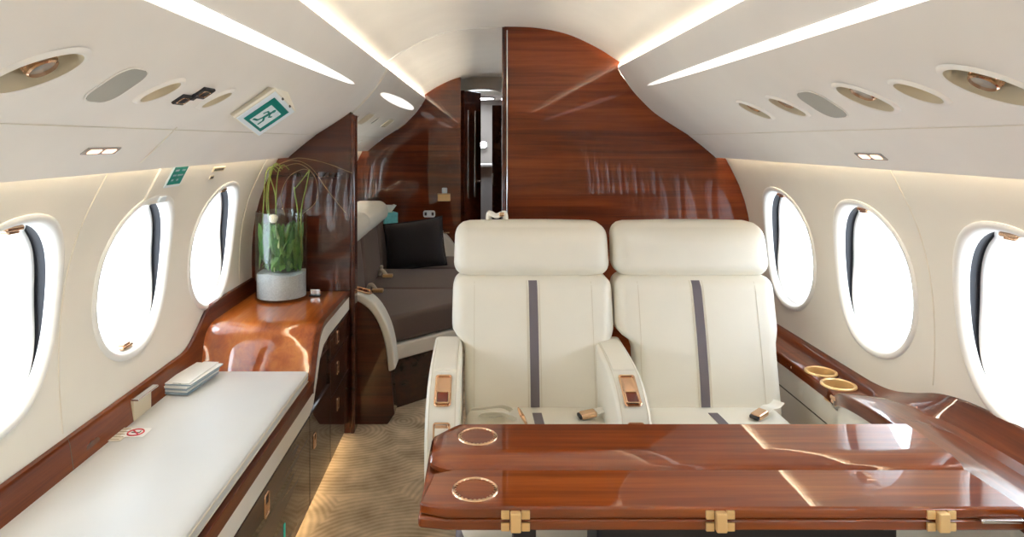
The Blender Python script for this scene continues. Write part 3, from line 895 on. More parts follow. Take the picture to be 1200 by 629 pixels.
# counter: ramp and raised top, 24 mm thick, rounded shoulder
cp = catmull([(2.385, 0.478), (2.402, 0.500), (2.430, 0.546), (2.463, 0.600), (2.492, 0.634), (2.530, 0.653), (2.58, 0.660), (2.70, 0.661), (YS1, 0.661)], 8)
up_ = [(q.x, q.y) for q in cp]
dn = [(a, b-0.028) for a, b in up_]
bm = B(); prism(bm, up_+dn[::-1], XB+0.0, XF-0.012, 'X', bev=0.005, seg=3, ang=40); obj('counter', bm, MT['woodramp'], side, label='glossy orange walnut ramp and counter')
# edge moulding and cream band along the aisle side
edge = [(YS0, 0.487), (2.385, 0.487)] + up_[2:]
eo = [(a, b-0.040 if a < 2.39 else b-0.022) for a, b in edge]
bm = B(); prism(bm, edge+eo[::-1], XF-0.020, XF+0.006, 'X', bev=0.005, seg=3, ang=40); obj('edge_moulding', bm, MT['woodY'], side)
e1 = eo; e2 = [(a, 0.380 if a < 2.30 else 0.380+(0.572-0.380)*min(1, (a-2.30)/0.42)) for a, b in eo]
e1 = [(YS0, 0.447), (2.30, 0.447)] + [(a, b) for a, b in eo if a > 2.39]
e2 = [(YS0, 0.380), (2.345, 0.380), (2.40, 0.395), (2.45, 0.46), (2.50, 0.53), (2.56, 0.565), (2.66, 0.576), (YS1, 0.576)]
bm = B(); prism(bm, e1+e2[::-1], XF-0.016, XF+0.002, 'X', bev=0.002, seg=2, ang=40); obj('cream_band', bm, MT['leather'], side, label='cream leather band')
# doors and drawers
def panel(name, ya, yb, za, zb): 
    bm = B(); box(bm, (XF-0.004, (ya+yb)/2, (za+zb)/2), (0.014, yb-ya-0.004, zb-za-0.004), 0.003, 2)
    return obj(name, bm, MT['wooddark'], side)
def pull(parent, y, z, w=0.028, h=0.05):
    bm = B()
    tube(bm, [V(XF+0.004, y+a, z+b) for a, b in rrect(w, h, 0.006)], 0.003, 6, True)
    box(bm, (XF+0.003, y, z-h*0.18), (0.006, w*0.7, h*0.45), 0.002, 2)
    obj('pull', bm, MT['brass'], parent, label='recessed brass pull')
dA = panel('door', YS0, 1.50, 0.052, 0.378); pull(dA, 1.40, 0.33)
dB = panel('door', 1.50, 2.345, 0.052, 0.378); pull(dB, 1.87, 0.325, 0.036, 0.062)
dC = panel('door', 2.345, 2.665, 0.052, 0.378); pull(dC, 2.41, 0.262)
for za, zb, zh in ((0.052, 0.31, 0.24), (0.31, 0.46, 0.395), (0.46, 0.570, 0.525)):
    dd = panel('drawer', 2.665, YS1-0.01, za, zb); pull(dd, 2.80, zh)
bm = B(); box(bm, (XF+0.0035, 2.04, 0.14), (0.004, 0.012, 0.065), 0.001, 1); obj('indicator', bm, MT['tealled'], side, label='thin teal indicator')
bm = B(); box(bm, (XF-0.060, (YS0+YS1)/2, 0.066), (0.012, YS1-YS0-0.1, 0.006)); obj('toe_light', bm, MT['toe'], side, label='warm toe light strip')
# small engraved label on the counter corner and brass studs by the ramp
bm = B()
for k in range(3): box(bm, (XF-0.055, 2.87+k*0.020, 0.6605), (0.045 if k != 1 else 0.036, 0.008, 0.001))
obj('counter_label', bm, MT['paper'], side, label='small white printed lines on counter corner')
bm = B()
for k in range(3): box(bm, (XB+0.020, 2.425+0.012*k, 0.540+0.010*k), (0.014, 0.006, 0.006), 0.001, 1)
obj('stud', bm, MT['brass'], side)

# wood rail along the left wall above the bench, climbing beside the counter
rail = catmull([(YS0-0.6, 0.605), (1.2, 0.607), (1.66, 0.609), (2.2, 0.612), (2.34, 0.618), (2.44, 0.66), (2.53, 0.71), (2.63, 0.724), (3.05, 0.726)], 8)
bm = B(); rings = []
for q in rail:
    y, z1 = q.x, q.y
    xo = sx(-1, wallx(z1))
    zb = 0.40
    rings.append([V(xo+0.002, y, z1), V(xo+0.012, y, z1-0.003), V(xo+0.016, y, z1-0.014), V(sx(-1, wallx(0.50))+0.012, y, 0.50), V(sx(-1, wallx(zb))+0.008, y, zb), V(sx(-1, wallx(zb))-0.0, y, zb)])
rail_rings = [list(r) for r in rings]; loft(bm, rings, True, True)
lrail = obj('wall_rail', bm, MT['woodY'], label='glossy walnut rail on left wall rising beside the vase counter', cat='rail')
bm = B(); rq = min(rail_rings, key=lambda r: abs(r[0].y-1.66)); tube(bm, [p+V(0.0003, 0, 0) for p in rq[1:4]], 0.0010, 5); obj('joint_line', bm, MT['ink'], lrail)
bm = B(); prism(bm, [(1.75+0.030*math.cos(2*PI*k/20), 0.553+0.012*math.sin(2*PI*k/20)) for k in range(20)], sx(-1, wallx(0.555))+0.004, sx(-1, wallx(0.555))+0.0155, 'X'); obj('flush_latch', bm, MT['woodX'], lrail)
# socket with lid in the rail
t = thing('wall_socket', 'beige socket with open metal lid in the left wall rail', 'socket', (sx(-1, wallx(0.55))+0.04, 2.0, 0.55))
bm = B(); box(bm, (sx(-1, wallx(0.55))+0.012, 2.0, 0.552), (0.014, 0.105, 0.075), 0.004, 2); obj('faceplate', bm, MT['bowl'], t)
bm = B(); box(bm, (sx(-1, wallx(0.55))+0.025, 2.0, 0.594), (0.024, 0.120, 0.006), 0.002, 2); obj('lid', bm, MT['chrome'], t)

# bench pad
t = thing('bench_pad', 'long white leather pad lying on the left sideboard', 'bench pad', (-0.83, 1.4, 0.487))
bm = B(); soft(bm, (-0.831, 1.375, 0.508), (0.422, 2.02, 0.042), 0.014, (0, 0, 0.003), 18); obj('pad', bm, MT['pad'], t)
bm = B()
for z in (0.497, 0.519): tube(bm, [(XF-0.0075, 0.40, z), (XF-0.0075, 2.36, z)], 0.002, 6)
obj('piping', bm, MT['piping'], t)
# no-smoking sticker + printed note lying on the pad
def flat_thing(name, label, cat, x, y, w, l, rot=0):
    t = thing(name, label, cat, (x, y, 0.532)); return t, Matrix.Translation((x, y, 0.5318)) @ Matrix.Rotation(rot, 4, 'Z')
t, M = flat_thing('no_smoking_sticker', 'round red no smoking sticker on white pad near the wall', 'sticker', -0.978, 1.865, .06, .05)
bm = B(); prism(bm, rrect(0.066, 0.058, 0.006), 0, 0.0008, 'Z', M=M); obj('sheet', bm, MT['paper'], t)
bm = B(); tube(bm, [M @ V(0.021*math.cos(2*PI*k/28), 0.021*math.sin(2*PI*k/28), 0.0012) for k in range(28)], 0.0022, 6, True)
box(bm, (0, 0, 0.0014), (0.038, 0.004, 0.0012), 0, 1, M @ Matrix.Rotation(R(-45), 4, 'Z')); obj('ring', bm, MT['red'], t)
bm = B(); box(bm, (0.0, 0.0, 0.0012), (0.024, 0.005, 0.0008), 0, 1, M); box(bm, (0.010, 0.007, 0.0012), (0.003, 0.008, 0.0008), 0, 1, M); obj('cigarette', bm, MT['ink'], t)
t, M = flat_thing('printed_note', 'faint printed beige note beside the no smoking sticker', 'note', -1.017, 1.855, .06, .05)
bm = B(); prism(bm, rrect(0.046, 0.085, 0.004), 0, 0.0006, 'Z', M=M); obj('sheet', bm, MT['piping'], t)
bm = B()
for k in range(5): box(bm, (0, -0.032+0.016*k, 0.0008), (0.036 if k % 2 else 0.028, 0.004, 0.0005), 0, 1, M)
obj('print_lines', bm, MT['fadedink'], t)
# brochures
zz = 0.5325
lb = ['lowest brochure of the stack on the white pad', 'second brochure from the bottom of the stack on the pad', 'third brochure from the bottom of the stack on the pad',
      'brochure just under the top two of the stack on the pad', 'brochure with dark stripe just under the topmost one', 'topmost narrow white brochure on the stack']
for k in range(6):
    th = 0.0065 if k < 5 else 0.004
    cx = -0.990 + random.uniform(-.003, .003) + (0.010 if k == 4 else 0.022 if k == 5 else 0)
    cy = 2.245 + random.uniform(-.004, .004)
    t = thing('brochure', lb[k], 'brochure', (cx, cy, zz), 'brochures stacked on the white pad')
    M = Matrix.Translation((cx, cy, zz)) @ Matrix.Rotation(R(random.uniform(-2, 2) - 6), 4, 'Z')
    w = 0.100 if k < 5 else 0.055
    bm = B(); box(bm, (0, 0, th/2), (w, 0.205, th*0.8), 0.0008, 1, M); obj('pages', bm, MT['paper' if k % 2 else 'blueprint'], t)
    bm = B(); box(bm, (0, 0, th-0.0006), (w+0.001, 0.207, 0.0010), 0, 1, M); box(bm, (-w/2, 0, th/2), (0.001, 0.207, th*0.9), 0, 1, M)
    obj('cover', bm, [MT['blueprint'], MT['paper'], MT['blueprint'], MT['paper'], MT['paper'], MT['paper']][k], t)
    if k == 4:
        bm = B(); box(bm, (0.012, 0, th+0.0002), (0.008, 0.204, 0.0006), 0, 1, M); obj('stripe', bm, MT['charcoal'], t)
    zz += th+0.0004

# ------------------------------------------------------------------ vase and plants
vx, vy, vz, vr = -0.885, 2.925, 0.661, 0.112
VH = 0.385
t = thing('glass_vase', 'tall clear glass cylinder vase on the walnut counter', 'vase', (vx, vy, vz))
M = Matrix.Translation((vx, vy, vz))
bm = B(); lathe(bm, [(0.0005, 0.0), (vr-0.004, 0.0), (vr, 0.004), (vr, VH), (vr-0.003, VH+0.002), (vr-0.005, VH), (vr-0.005, 0.012), (0.0005, 0.012)], 64, M)
obj('cylinder', bm, MT['vaseglass'], t, ang=50)
bm = B(); tube(bm, [M @ V((vr-0.002)*math.cos(2*PI*k/64), (vr-0.002)*math.sin(2*PI*k/64), VH+0.001) for k in range(64)], 0.0022, 6, True)
obj('lip', bm, MT['vaseglass'], t)
bm = B()
def sandz(r, a): return 0.118 + 0.006*math.sin(3*a+1)*r/vr
rings = [[M @ V((vr-0.0065)*math.cos(2*PI*k/48), (vr-0.0065)*math.sin(2*PI*k/48), 0.0125) for k in range(48)]]
for rr in (1, 0.8, 0.55, 0.3, 0.05): rings.append([M @ V((vr-0.0065)*rr*math.cos(2*PI*k/48), (vr-0.0065)*rr*math.sin(2*PI*k/48), sandz(vr*rr, 2*PI*k/48)) for k in range(48)])
loft(bm, rings, True, True)
obj('sand', bm, MT['sand'], label='pale grey sand filling the foot of the glass vase', cat='sand', kind='stuff')

pt = thing('leaf_arrangement', 'green leaves and thin reeds standing in the glass vase', 'plant', (vx, vy, vz+0.120))
def leaf(bm, p0, p1, w, bow, side_v):
    p0 = Vector(p0); p1 = Vector(p1); d = p1-p0
    nn = d.cross(side_v).normalized()
    L, C, Rr = [], [], []
    for k in range(9):
        t = k/8
        ww = w*(math.sin(PI*min(1, 0.06+0.94*t))**0.8)*(1-0.25*t)
        c = p0+d*t+nn*bow*math.sin(PI*t)
        # keep inside the vase
        o = Vector((c.x-vx, c.y-vy)); 
        L.append(c-side_v*ww+nn*ww*0.25); C.append(c); Rr.append(c+side_v*ww+nn*ww*0.25)
    for arr in (L, C, Rr):
        for i, q in enumerate(arr):
            o = Vector((q.x-vx, q.y-vy)); m = vr-0.012
            if o.length > m: o = o.normalized()*m; arr[i] = Vector((vx+o.x, vy+o.y, q.z))
            if arr[i].z < vz+0.126: arr[i].z = vz+0.126
    tb = bmesh.new()
    rows = [[tb.verts.new(a), tb.verts.new(b), tb.verts.new(c)] for a, b, c in zip(L, C, Rr)]
    for a, b in zip(rows[:-1], rows[1:]):
        tb.faces.new((a[0], a[1], b[1], b[0])); tb.faces.new((a[1], a[2], b[2], b[1]))
    bmesh.ops.solidify(tb, geom=tb.faces[:], thickness=0.0008)
    merge(bm, tb)
LV = {'leaf': B(), 'leafdark': B(), 'leafpale': B()}
for i in range(150):
    a = random.uniform(0, 2*PI) if i < 40 else random.uniform(-PI*1.05, 0.05)
    r = random.uniform(0.35, 0.97)*(vr-0.012)
    a2 = a + random.uniform(-1.0, 1.0)
    r2 = random.uniform(0.55, 1.0)*(vr-0.012)
    z0 = vz+0.122+random.uniform(0, 0.09); z1 = min(vz+VH-0.045, z0+random.uniform(0.10, 0.24))
    p0 = (vx+r*math.cos(a), vy+r*math.sin(a), z0); p1 = (vx+r2*math.cos(a2), vy+r2*math.sin(a2), z1)
    sv = V(-math.sin(a), math.cos(a), random.uniform(-.4, .4)).normalized()
    key = random.choice(['leaf', 'leaf', 'leafdark', 'leafdark', 'leafpale' if i % 3 == 0 else 'leaf'])
    leaf(LV[key], p0, p1, random.uniform(0.016, 0.034) if key != 'leafpale' else random.uniform(0.005, 0.010), random.uniform(-.02, .03), sv)
for k, nm in (('leaf', 'foliage'), ('leafdark', 'foliage'), ('leafpale', 'foliage')):
    obj(nm, LV[k], MT[k], pt, ang=60, label={'leaf': None, 'leafdark': 'darker green leaves', 'leafpale': 'thin pale striped leaves'}[k])
def reed(pts, r, mat, nm, taper=0.6):
    bm = B(); tube(bm, catmull(pts, 7), r, 7, taper=taper); obj(nm, bm, MT[mat], pt)
zt = 1.262
for k, (x0, xt, dy) in enumerate(((-0.925, -0.905, -0.05), (-0.915, -0.895, -0.075), (-0.900, -0.88, -0.03), (-0.89, -0.90, -0.09), (-0.955, -0.925, -0.06))):
    top = zt - 0.004*k
    reed([(x0+0.03, vy-0.02, vz+0.15), (x0, vy+dy*0.6, vz+0.30), (x0-0.012+0.006*k, vy+dy, 1.12), (xt-0.01, vy+dy, top-0.03), (xt+0.012, vy+dy, top), (xt+0.04, vy+dy-0.01, top-0.02)], 0.0032, 'reed', 'reed')
reed([(-0.80, vy-0.02, vz+0.15), (-0.795, vy-0.06, 1.03), (-0.806, vy-0.07, 1.13), (-0.808, vy-0.07, 1.16)], 0.0034, 'reed', 'reed')
reed([(-0.785, vy-0.03, vz+0.17), (-0.782, vy-0.06, 1.04), (-0.755, vy-0.07, 1.17), (-0.742, vy-0.07, 1.235)], 0.0032, 'reed', 'reed')
reed([(-0.742, vy-0.07, 1.235), (-0.775, vy-0.071, 1.19), (-0.808, vy-0.07, 1.15)], 0.0025, 'reed', 'reed')
for pts in ([(-0.90, vy-0.04, 1.25), (-0.82, vy-0.05, 1.275), (-0.74, vy-0.06, 1.245), (-0.66, vy-0.07, 1.14), (-0.585, vy-0.08, 1.05)],
            [(-0.89, vy-0.05, 1.255), (-0.80, vy-0.05, 1.285), (-0.68, vy-0.06, 1.265), (-0.56, vy-0.06, 1.22)],
            [(-0.88, vy-0.05, 1.24), (-0.79, vy-0.06, 1.26), (-0.72, vy-0.06, 1.20), (-0.715, vy-0.06, 1.10), (-0.78, vy-0.05, 1.04)],
            [(-0.86, vy-0.03, 1.03), (-0.875, vy-0.04, 1.12), (-0.84, vy-0.05, 1.20), (-0.78, vy-0.06, 1.235), (-0.745, vy-0.07, 1.232)]):
    reed(pts, 0.0016, 'straw', 'tendril', 0.7)
bm = B()
for k in range(9):
    a = 2*PI*k/4.5; rr = 0.013 if k < 5 else 0.006
    t_ = bmesh.new(); bmesh.ops.create_uvsphere(t_, u_segments=12, v_segments=8, radius=1)
    K = Matrix.Translation((-0.897+rr*math.cos(a), vy-0.078+rr*math.sin(a), vz+VH-0.030+(0.004 if k < 5 else 0.010))) @ Matrix.Rotation(a, 4, 'Z') @ Matrix.Rotation(0.35, 4, 'Y') @ Matrix.Diagonal((0.005, 0.012, 0.017, 1))
    for v in t_.verts: v.co = K @ v.co
    merge(bm, t_)
obj('blossom', bm, MT['petal'], pt, label='ivory blossom at the vase rim')
# little black gadget foot beside the vase
t = thing('table_tag', 'small bright metal tag beside the vase foot', 'tag', (-0.745, 2.96, 0.661))
bm = B(); box(bm, (-0.745, 2.96, 0.664), (0.05, 0.028, 0.005), 0.002, 2); obj('foot', bm, MT['charcoal'], t)
bm = B(); box(bm, (-0.745, 2.965, 0.678), (0.045, 0.006, 0.026), 0.002, 2); obj('plate', bm, MT['chrome'], t)

# ------------------------------------------------------------------ the two front seats
def drape(src, xs, zs_or_ys, w, off, mode):
    """thin strip lying on a cushion: cast on to its surface"""
    bvh = BVHTree.FromBMesh(src)
    rows = []
    for (x, t) in zip(xs, zs_or_ys):
        row = []
        for k in (-1, -0.5, 0, 0.5, 1):
            if mode == 'front': o, d = V(x+k*w/2, 0.5, t), V(0, 1, 0)
            else: o, d = V(x+k*w/2, t, 1.5), V(0, 0, -1)
            h = bvh.ray_cast(o, d)
            if h[0] is None: row = None; break
            row.append((h[0]-d*off, h[0]+d*0.004))
        if row: rows.append(row)
    bm = B()
    if len(rows) > 1: loft(bm, [[a for a, b in r]+[b for a, b in r[::-1]] for r in rows], True, True)
    return bm

def seat(cx, nl, nr, label, arm_label, belt):
    t = thing('cabin_seat', label, 'seat', (cx, 2.1, 0))
    tilt = 0.235
    def lean(p): 
        p = p.copy(); p.y += (p.z-1.074)*tilt; return p
    W = 0.562
    # headrest
    bm = B()
    def fh(p):
        p = p.copy()
        if p.z > 1.0: p.y += 0.25*(p.z-1.0)
        k = 1-0.02*((p.z-0.88)/0.19)
        p.x = cx+(p.x-cx)*k
        return lean(p)
    soft(bm, (cx, 2.435, 0.969), (W, 0.135, 0.184), 0.048, (0, 0.014, 0.006), 16, fh)
    obj('headrest', bm, MT['leather'], t, ang=70)
    # backrest with shoulders above the armrests
    def fb(p):
        p = p.copy()
        u = p.x-cx
        z = p.z
        s = 1/(1+math.exp((z-0.675)/0.010))       # below the armrest level
        cut = nl if u < 0 else nr
        half = W/2
        k = (half-cut*s)/half
        p.x = cx+u*k
        return lean(p)
    src = B(); soft(src, (cx, 2.432, 0.640), (W, 0.150, 0.482), 0.042, (0.004, 0.016, 0), 30, fb)
    W2 = 0
    strip_b = drape(src, [cx]*26, [0.430+0.438*k/25 for k in range(26)], 0.030, 0.0022, 'front')
    seams = B()
    for k in (-1, 1):
        s2 = drape(src, [cx+k*0.022]*26, [0.430+0.438*i/25 for i in range(26)], 0.003, 0.0018, 'front'); merge(seams, s2)
    for k in (-1, 1):
        s3 = drape(src, [cx+k*0.205]*26, [0.445+0.420*i/25 for i in range(26)], 0.0022, 0.0012, 'front'); merge(seams, s3)
    obj('backrest', src, MT['leather'], t, ang=70)
    obj('stripe', strip_b, MT['stripe'], t, label='mauve grey centre stripe')
    obj('stitching', seams, MT['piping'], t)
    # seat cushion
    x0, x1 = cx-0.235, cx+0.252
    src = B(); soft(src, ((x0+x1)/2, 1.945, 0.395), (x1-x0, 0.60, 0.135), 0.045, (0, 0.01, 0.018), 20)
    st = drape(src, [cx+0.0*k for k in range(16)], [1.70+0.44*k/15 for k in range(16)], 0.030, 0.002, 'top')
    obj('seat_cushion', src, MT['leather'], t, ang=70)
    obj('stripe', st, MT['stripe'], t, label='mauve grey stripe on the cushion')
    # base
    bm = B(); box(bm, (cx, 1.98, 0.235), (0.50, 0.52, 0.19), 0.02, 3); obj('skirt', bm, MT['seatshade'], t)
    bm = B(); box(bm, (cx, 1.99, 0.07), (0.36, 0.40, 0.14), 0.015, 2); obj('pedestal', bm, MT['charcoal'], t)
    # armrest on the left side
    ax = cx-W/2-0.0 + (-0.014 if nl < 0.06 else -0.032)
    AW = 0.098
    top = [(q.x, q.y) for q in catmull([(2.34, 0.668), (2.20, 0.664), (2.08, 0.655), (1.99, 0.636), (1.925, 0.604), (1.880, 0.560), (1.858, 0.50), (1.855, 0.40)], 5)]
    bm = B(); prism(bm, top + [(1.862, 0.345), (2.34, 0.345)], ax-AW/2, ax+AW/2, 'X', bev=0.016, seg=4, ang=25)
    a = obj('armrest', bm, MT['leather'], t, ang=50)
    bm = B(); padp = [(q.x, q.y) for q in catmull([(2.30, 0.667), (2.20, 0.665), (2.09, 0.657), (2.035, 0.648)], 5)]
    prism(bm, [(y, z+0.005) for y, z in padp] + [(y, z-0.006) for y, z in padp[::-1]], ax-AW/2+0.014, ax+AW/2-0.014, 'X', bev=0.004, seg=2, ang=25)
    obj('arm_pad', bm, MT['leather'], a)
    bm = B()
    for k in (-1, 1): tube(bm, [(ax+k*(AW/2-0.011), y, z-0.0015) for y, z in top[2:]], 0.0018, 6)
    obj('piping', bm, MT['piping'], a)
    # brass latch plate following the slope
    q0, q1 = V(ax, 2.005, 0.641), V(ax, 1.905, 0.590)
    tdir = (q1-q0).normalized(); nn = V(0, -tdir.z*-1, 0); nn = V(1, 0, 0).cross(tdir); 
    if nn.z < 0: nn = -nn
    L = (q1-q0).length
    M = frame((q0+q1)/2, V(1, 0, 0), tdir, nn)
    def hump(v): return 0.006*(1-(2*v/L)**2)
    bm = B()
    rr = rrect(0.044, L, 0.007)
    tube(bm, [M @ V(x, y, 0.004+hump(y)) for x, y in rr], 0.0035, 7, True); fr = obj('latch_frame', bm, MT['brass'], t, label='rose brass latch frame')
    bm = B()
    rows = []
    for k in range(9):
        v = -L*0.47+L*0.52*k/8
        rows.append([M @ V(-0.020, v, 0.003+hump(v)), M @ V(-0.012, v, 0.002+hump(v)), M @ V(0.012, v, 0.002+hump(v)), M @ V(0.020, v, 0.003+hump(v)), M @ V(0.020, v, -0.006), M @ V(-0.020, v, -0.006)])
    loft(bm, rows, True, True); obj('latch_plate', bm, MT['brass'], fr)
    bm = B(); box(bm, (0, L*0.28, 0.003), (0.038, L*0.36, 0.010), 0.002, 2, M); obj('latch_button', bm, MT['amber'], fr, label='dark amber button')
    bm = B(); tube(bm, [M @ V(x, L*0.28+y, 0.010) for x, y in rrect(0.036, L*0.36, 0.005)], 0.003, 6, True); obj('button_rim', bm, MT['brass'], fr)
    # a second small slot lower on the front face
    bm = B(); Q = frame(V(ax, 1.868, 0.530), V(1, 0, 0), V(0, -0.35, -1), V(0, -1, 0.35))
    tube(bm, [Q @ V(x, y, 0.002) for x, y in rrect(0.044, 0.05, 0.006)], 0.003, 6, True); box(bm, (0, 0, 0), (0.036, 0.04, 0.004), 0, 1, Q); obj('lower_slot', bm, MT['brass'], t, label='second brass slot')
    # right-hand buckle and strap
    bx, by, bz = cx+(0.160 if belt else 0.135), 2.10, 0.487
    M = Matrix.Translation((bx, by, bz)) @ Matrix.Rotation(R(68 if belt else 55), 4, 'Z') @ Matrix.Rotation(R(-12), 4, 'Y')
    if not belt: M = Matrix.Translation((bx, by, bz)) @ Matrix.Rotation(R(215), 4, 'Z') @ Matrix.Rotation(R(8), 4, 'Y')
    else: M = Matrix.Translation((bx, by, bz)) @ Matrix.Rotation(R(190), 4, 'Z') @ Matrix.Rotation(R(8), 4, 'Y')
    bm = B(); box(bm, (0, 0, 0), (0.052, 0.036, 0.018), 0.006, 3, M); bk = obj('buckle', bm, MT['brass'], t, label='brass belt buckle')
    bm = B(); box(bm, (0.026, 0, 0.0), (0.014, 0.032, 0.012), 0.003, 2, M); obj('tongue_slot', bm, MT['charcoal'], bk)
    bm = B()
    rows = []
    for k in range(8):
        v = -0.028-0.085*k/7; zz = -0.004*k/7 + 0.004*math.sin(k)
        rows.append([M @ V(v, -0.019, zz-0.001), M @ V(v, 0.019, zz-0.001), M @ V(v, 0.019, zz+0.002), M @ V(v, -0.019, zz+0.002)])
    loft(bm, rows, True, True); obj('belt_strap', bm, MT['leather'], t)
    if belt:
        # folded belt lying at the back of the cushion
        bm = B()
        path = catmull([(cx-0.215, 2.14, 0.486), (cx-0.17, 2.115, 0.500), (cx-0.115, 2.11, 0.508), (cx-0.085, 2.10, 0.497), (cx-0.115, 2.09, 0.487), (cx-0.165, 2.085, 0.485),
                        (cx-0.185, 2.08, 0.493), (cx-0.160, 2.070, 0.502), (cx-0.115, 2.07, 0.500), (cx-0.075, 2.06, 0.486)], 6)
        rows = []
        for i, q in enumerate(path):
            d = (path[min(i+1, len(path)-1)]-path[max(i-1, 0)]).normalized()
            w = V(0.25, -0.72, 0.50).normalized(); nn = d.cross(w).normalized()
            rows.append([q-w*0.019+nn*0.001, q+w*0.019+nn*0.001, q+w*0.019-nn*0.001, q-w*0.019-nn*0.001])
        loft(bm, rows, True, True); obj('folded_belt', bm, MT['leather'], t, label='cream belt folded on the cushion')
        bm = B(); M = Matrix.Translation((cx-0.052, 2.06, 0.497)) @ Matrix.Rotation(R(60), 4, 'Y') @ Matrix.Rotation(R(20), 4, 'Z')
        tube(bm, [M @ V(x, y, 0) for x, y in rrect(0.045, 0.036, 0.006)], 0.0035, 6, True); box(bm, (0.016, 0, 0), (0.014, 0.030, 0.006), 0.002, 1, M); obj('belt_tongue', bm, MT['brass'], t, label='brass belt tongue')
        bm = B(); tube(bm, catmull([(cx-0.155, 2.455, 1.066), (cx-0.15, 2.44, 1.092), (cx-0.125, 2.435, 1.082), (cx-0.095, 2.44, 1.092), (cx-0.09, 2.455, 1.066)], 5), 0.010, 8); obj('top_loop', bm, MT['leather'], t, label='small cream loop on the seat top')
        bm = B(); box(bm, (cx-0.105, 2.434, 1.088), (0.02, 0.022, 0.016), 0.004, 2); obj('loop_clip', bm, MT['brass'], t)
    return t
seat(0.184, 0.046, 0.020, 'cream leather cabin seat by the aisle with a folded belt on it', '', True)
seat(0.757, 0.066, 0.012, 'cream leather cabin seat beside the right windows', '', False)

# ------------------------------------------------------------------ right side ledge
st = [  # y, inner x, top z, groove x, wall top z
    (3.055, 1.112, 0.570, 1.200, 0.590), (2.60, 1.110, 0.570, 1.200, 0.590), (2.20, 1.108, 0.570, 1.200, 0.590), (2.08, 1.104, 0.570, 1.198, 0.592), (1.99, 1.075, 0.580, 1.190, 0.604),
    (1.90, 1.020, 0.626, 1.160, 0.632), (1.80, 0.985, 0.668, 1.175, 0.668), (1.68, 0.976, 0.686, 1.185, 0.688), (1.50, 0.975, 0.690, 1.188, 0.694), (1.0, 0.975, 0.690, 1.188, 0.696), (0.35, 0.975, 0.690, 1.188, 0.696)]
stc = []
for k in range(5): pass
cols = [catmull([(s[0], s[i], 0) for s in st], 6) for i in range(1, 5)]
rings = []; inner = []
for a, b, c, d in zip(*cols):
    y, xi, z, xg, zw = a.x, a.y, b.y, c.y, d.y
    xw = sx(1, wallx(zw))
    zg = min(z, zw)-0.004-0.052*max(0, min(1, (1.95-y)/0.25))
    kk = max(0, min(1, (1.95-y)/0.25))
    rings.append([V(xi+0.010, y, z-0.040), V(xi, y, z-0.034), V(xi, y, z-0.007), V(xi+0.002, y, z-0.002), V(xi+0.008, y, z), V(xg-0.02-0.08*kk, y, z-0.001-0.020*kk), V(xg, y, zg), V(xg+0.008, y, zg+0.003), V(xw-0.03+0.014*kk, y, zw-0.010-0.006*kk),
                  V(xw-0.008, y, zw-0.002), V(xw+0.001, y, zw), V(xw+0.001, y, z-0.05), ])
    inner.append((y, xi, z))
rings_top = [list(r) for r in rings]
ledge = thing('side_ledge', 'glossy walnut ledge along the right wall with two gold cup holders', 'side ledge', (1.15, 1.9, 0))
bm = B(); loft(bm, rings, True, True); lo = obj('ledge_top', bm, MT['woodY'], ledge, ang=50)
def cut_with(o, cb):
    me = bpy.data.meshes.new('c'); cb.to_mesh(me); cb.free()
    co = bpy.data.objects.new('c', me); COL.objects.link(co)
    md = o.modifiers.new('b', 'BOOLEAN'); md.operation = 'DIFFERENCE'; md.solver = 'EXACT'; md.object = co
    bpy.context.view_layer.update()
    dg = bpy.context.evaluated_depsgraph_get()
    nm = bpy.data.meshes.new_from_object(o.evaluated_get(dg))
    o.modifiers.clear(); o.data = nm; bpy.data.objects.remove(co)
    b2 = bmesh.new(); b2.from_mesh(nm); sharp(b2, 50); b2.to_mesh(nm); b2.free()
CUPS = [(1.163, 2.245, 0.046), (1.158, 2.125, 0.048)]
cb = B()
for x, y, r in CUPS: lathe(cb, [(r, 0.50), (r, 0.62)], 40, Matrix.Translation((x, y, 0)), True)
cut_with(lo, cb)
for x, y, r in CUPS:
    M = Matrix.Translation((x, y, 0.570))
    bm = B(); lathe(bm, [(r+0.006, 0.000), (r+0.005, 0.004), (r, 0.006), (r-0.004, 0.003), (r-0.004, -0.03), (r-0.006, -0.048), (0.0005, -0.048)], 48, M)
    h = obj('cup_holder', bm, MT['gold'], ledge, ang=50, label='gold cup holder')
    bm = B(); lathe(bm, [(r-0.008, -0.047), (r-0.010, -0.043), (0.0005, -0.042)], 32, M); obj('liner_pad', bm, MT['brass'] if r > 0.047 else MT['gold'], h)
bm = B()
for y in (2.62, 2.36, 2.02, 1.86):
    q = min(inner, key=lambda s: abs(s[0]-y)); box(bm, (q[1]+0.001, y, q[2]-0.018), (0.006, 0.035, 0.010), 0.002, 1)
obj('button', bm, MT['brass'], ledge)
# seam grooves across the ledge
bm = B()
for y in (2.47, 1.60):
    q = min(rings_top, key=lambda s: abs(s[0].y-y)); tube(bm, [p-V(0, 0, 0.0004) for p in q[3:7]], 0.0010, 5)
obj('joint_line', bm, MT['ink'], ledge)
# cream panel under the ledge
bm = B()
rings = []
for y, xi, z in inner:
    x = xi+0.014
    rings.append([V(x, y, 0.0), V(x, y, z-0.038), V(x+0.03, y, z-0.038), V(x+0.03, y, 0.0)])
loft(bm, rings, True, True); obj('side_panel', bm, MT['leather'], ledge, label='cream leather side panel')
bm = B(); tube(bm, [(xi+0.013, y, z-0.125+0.0*(y)) for y, xi, z in inner[::2] if y > 1.95], 0.0022, 6); obj('panel_seam', bm, MT['ink'], ledge)

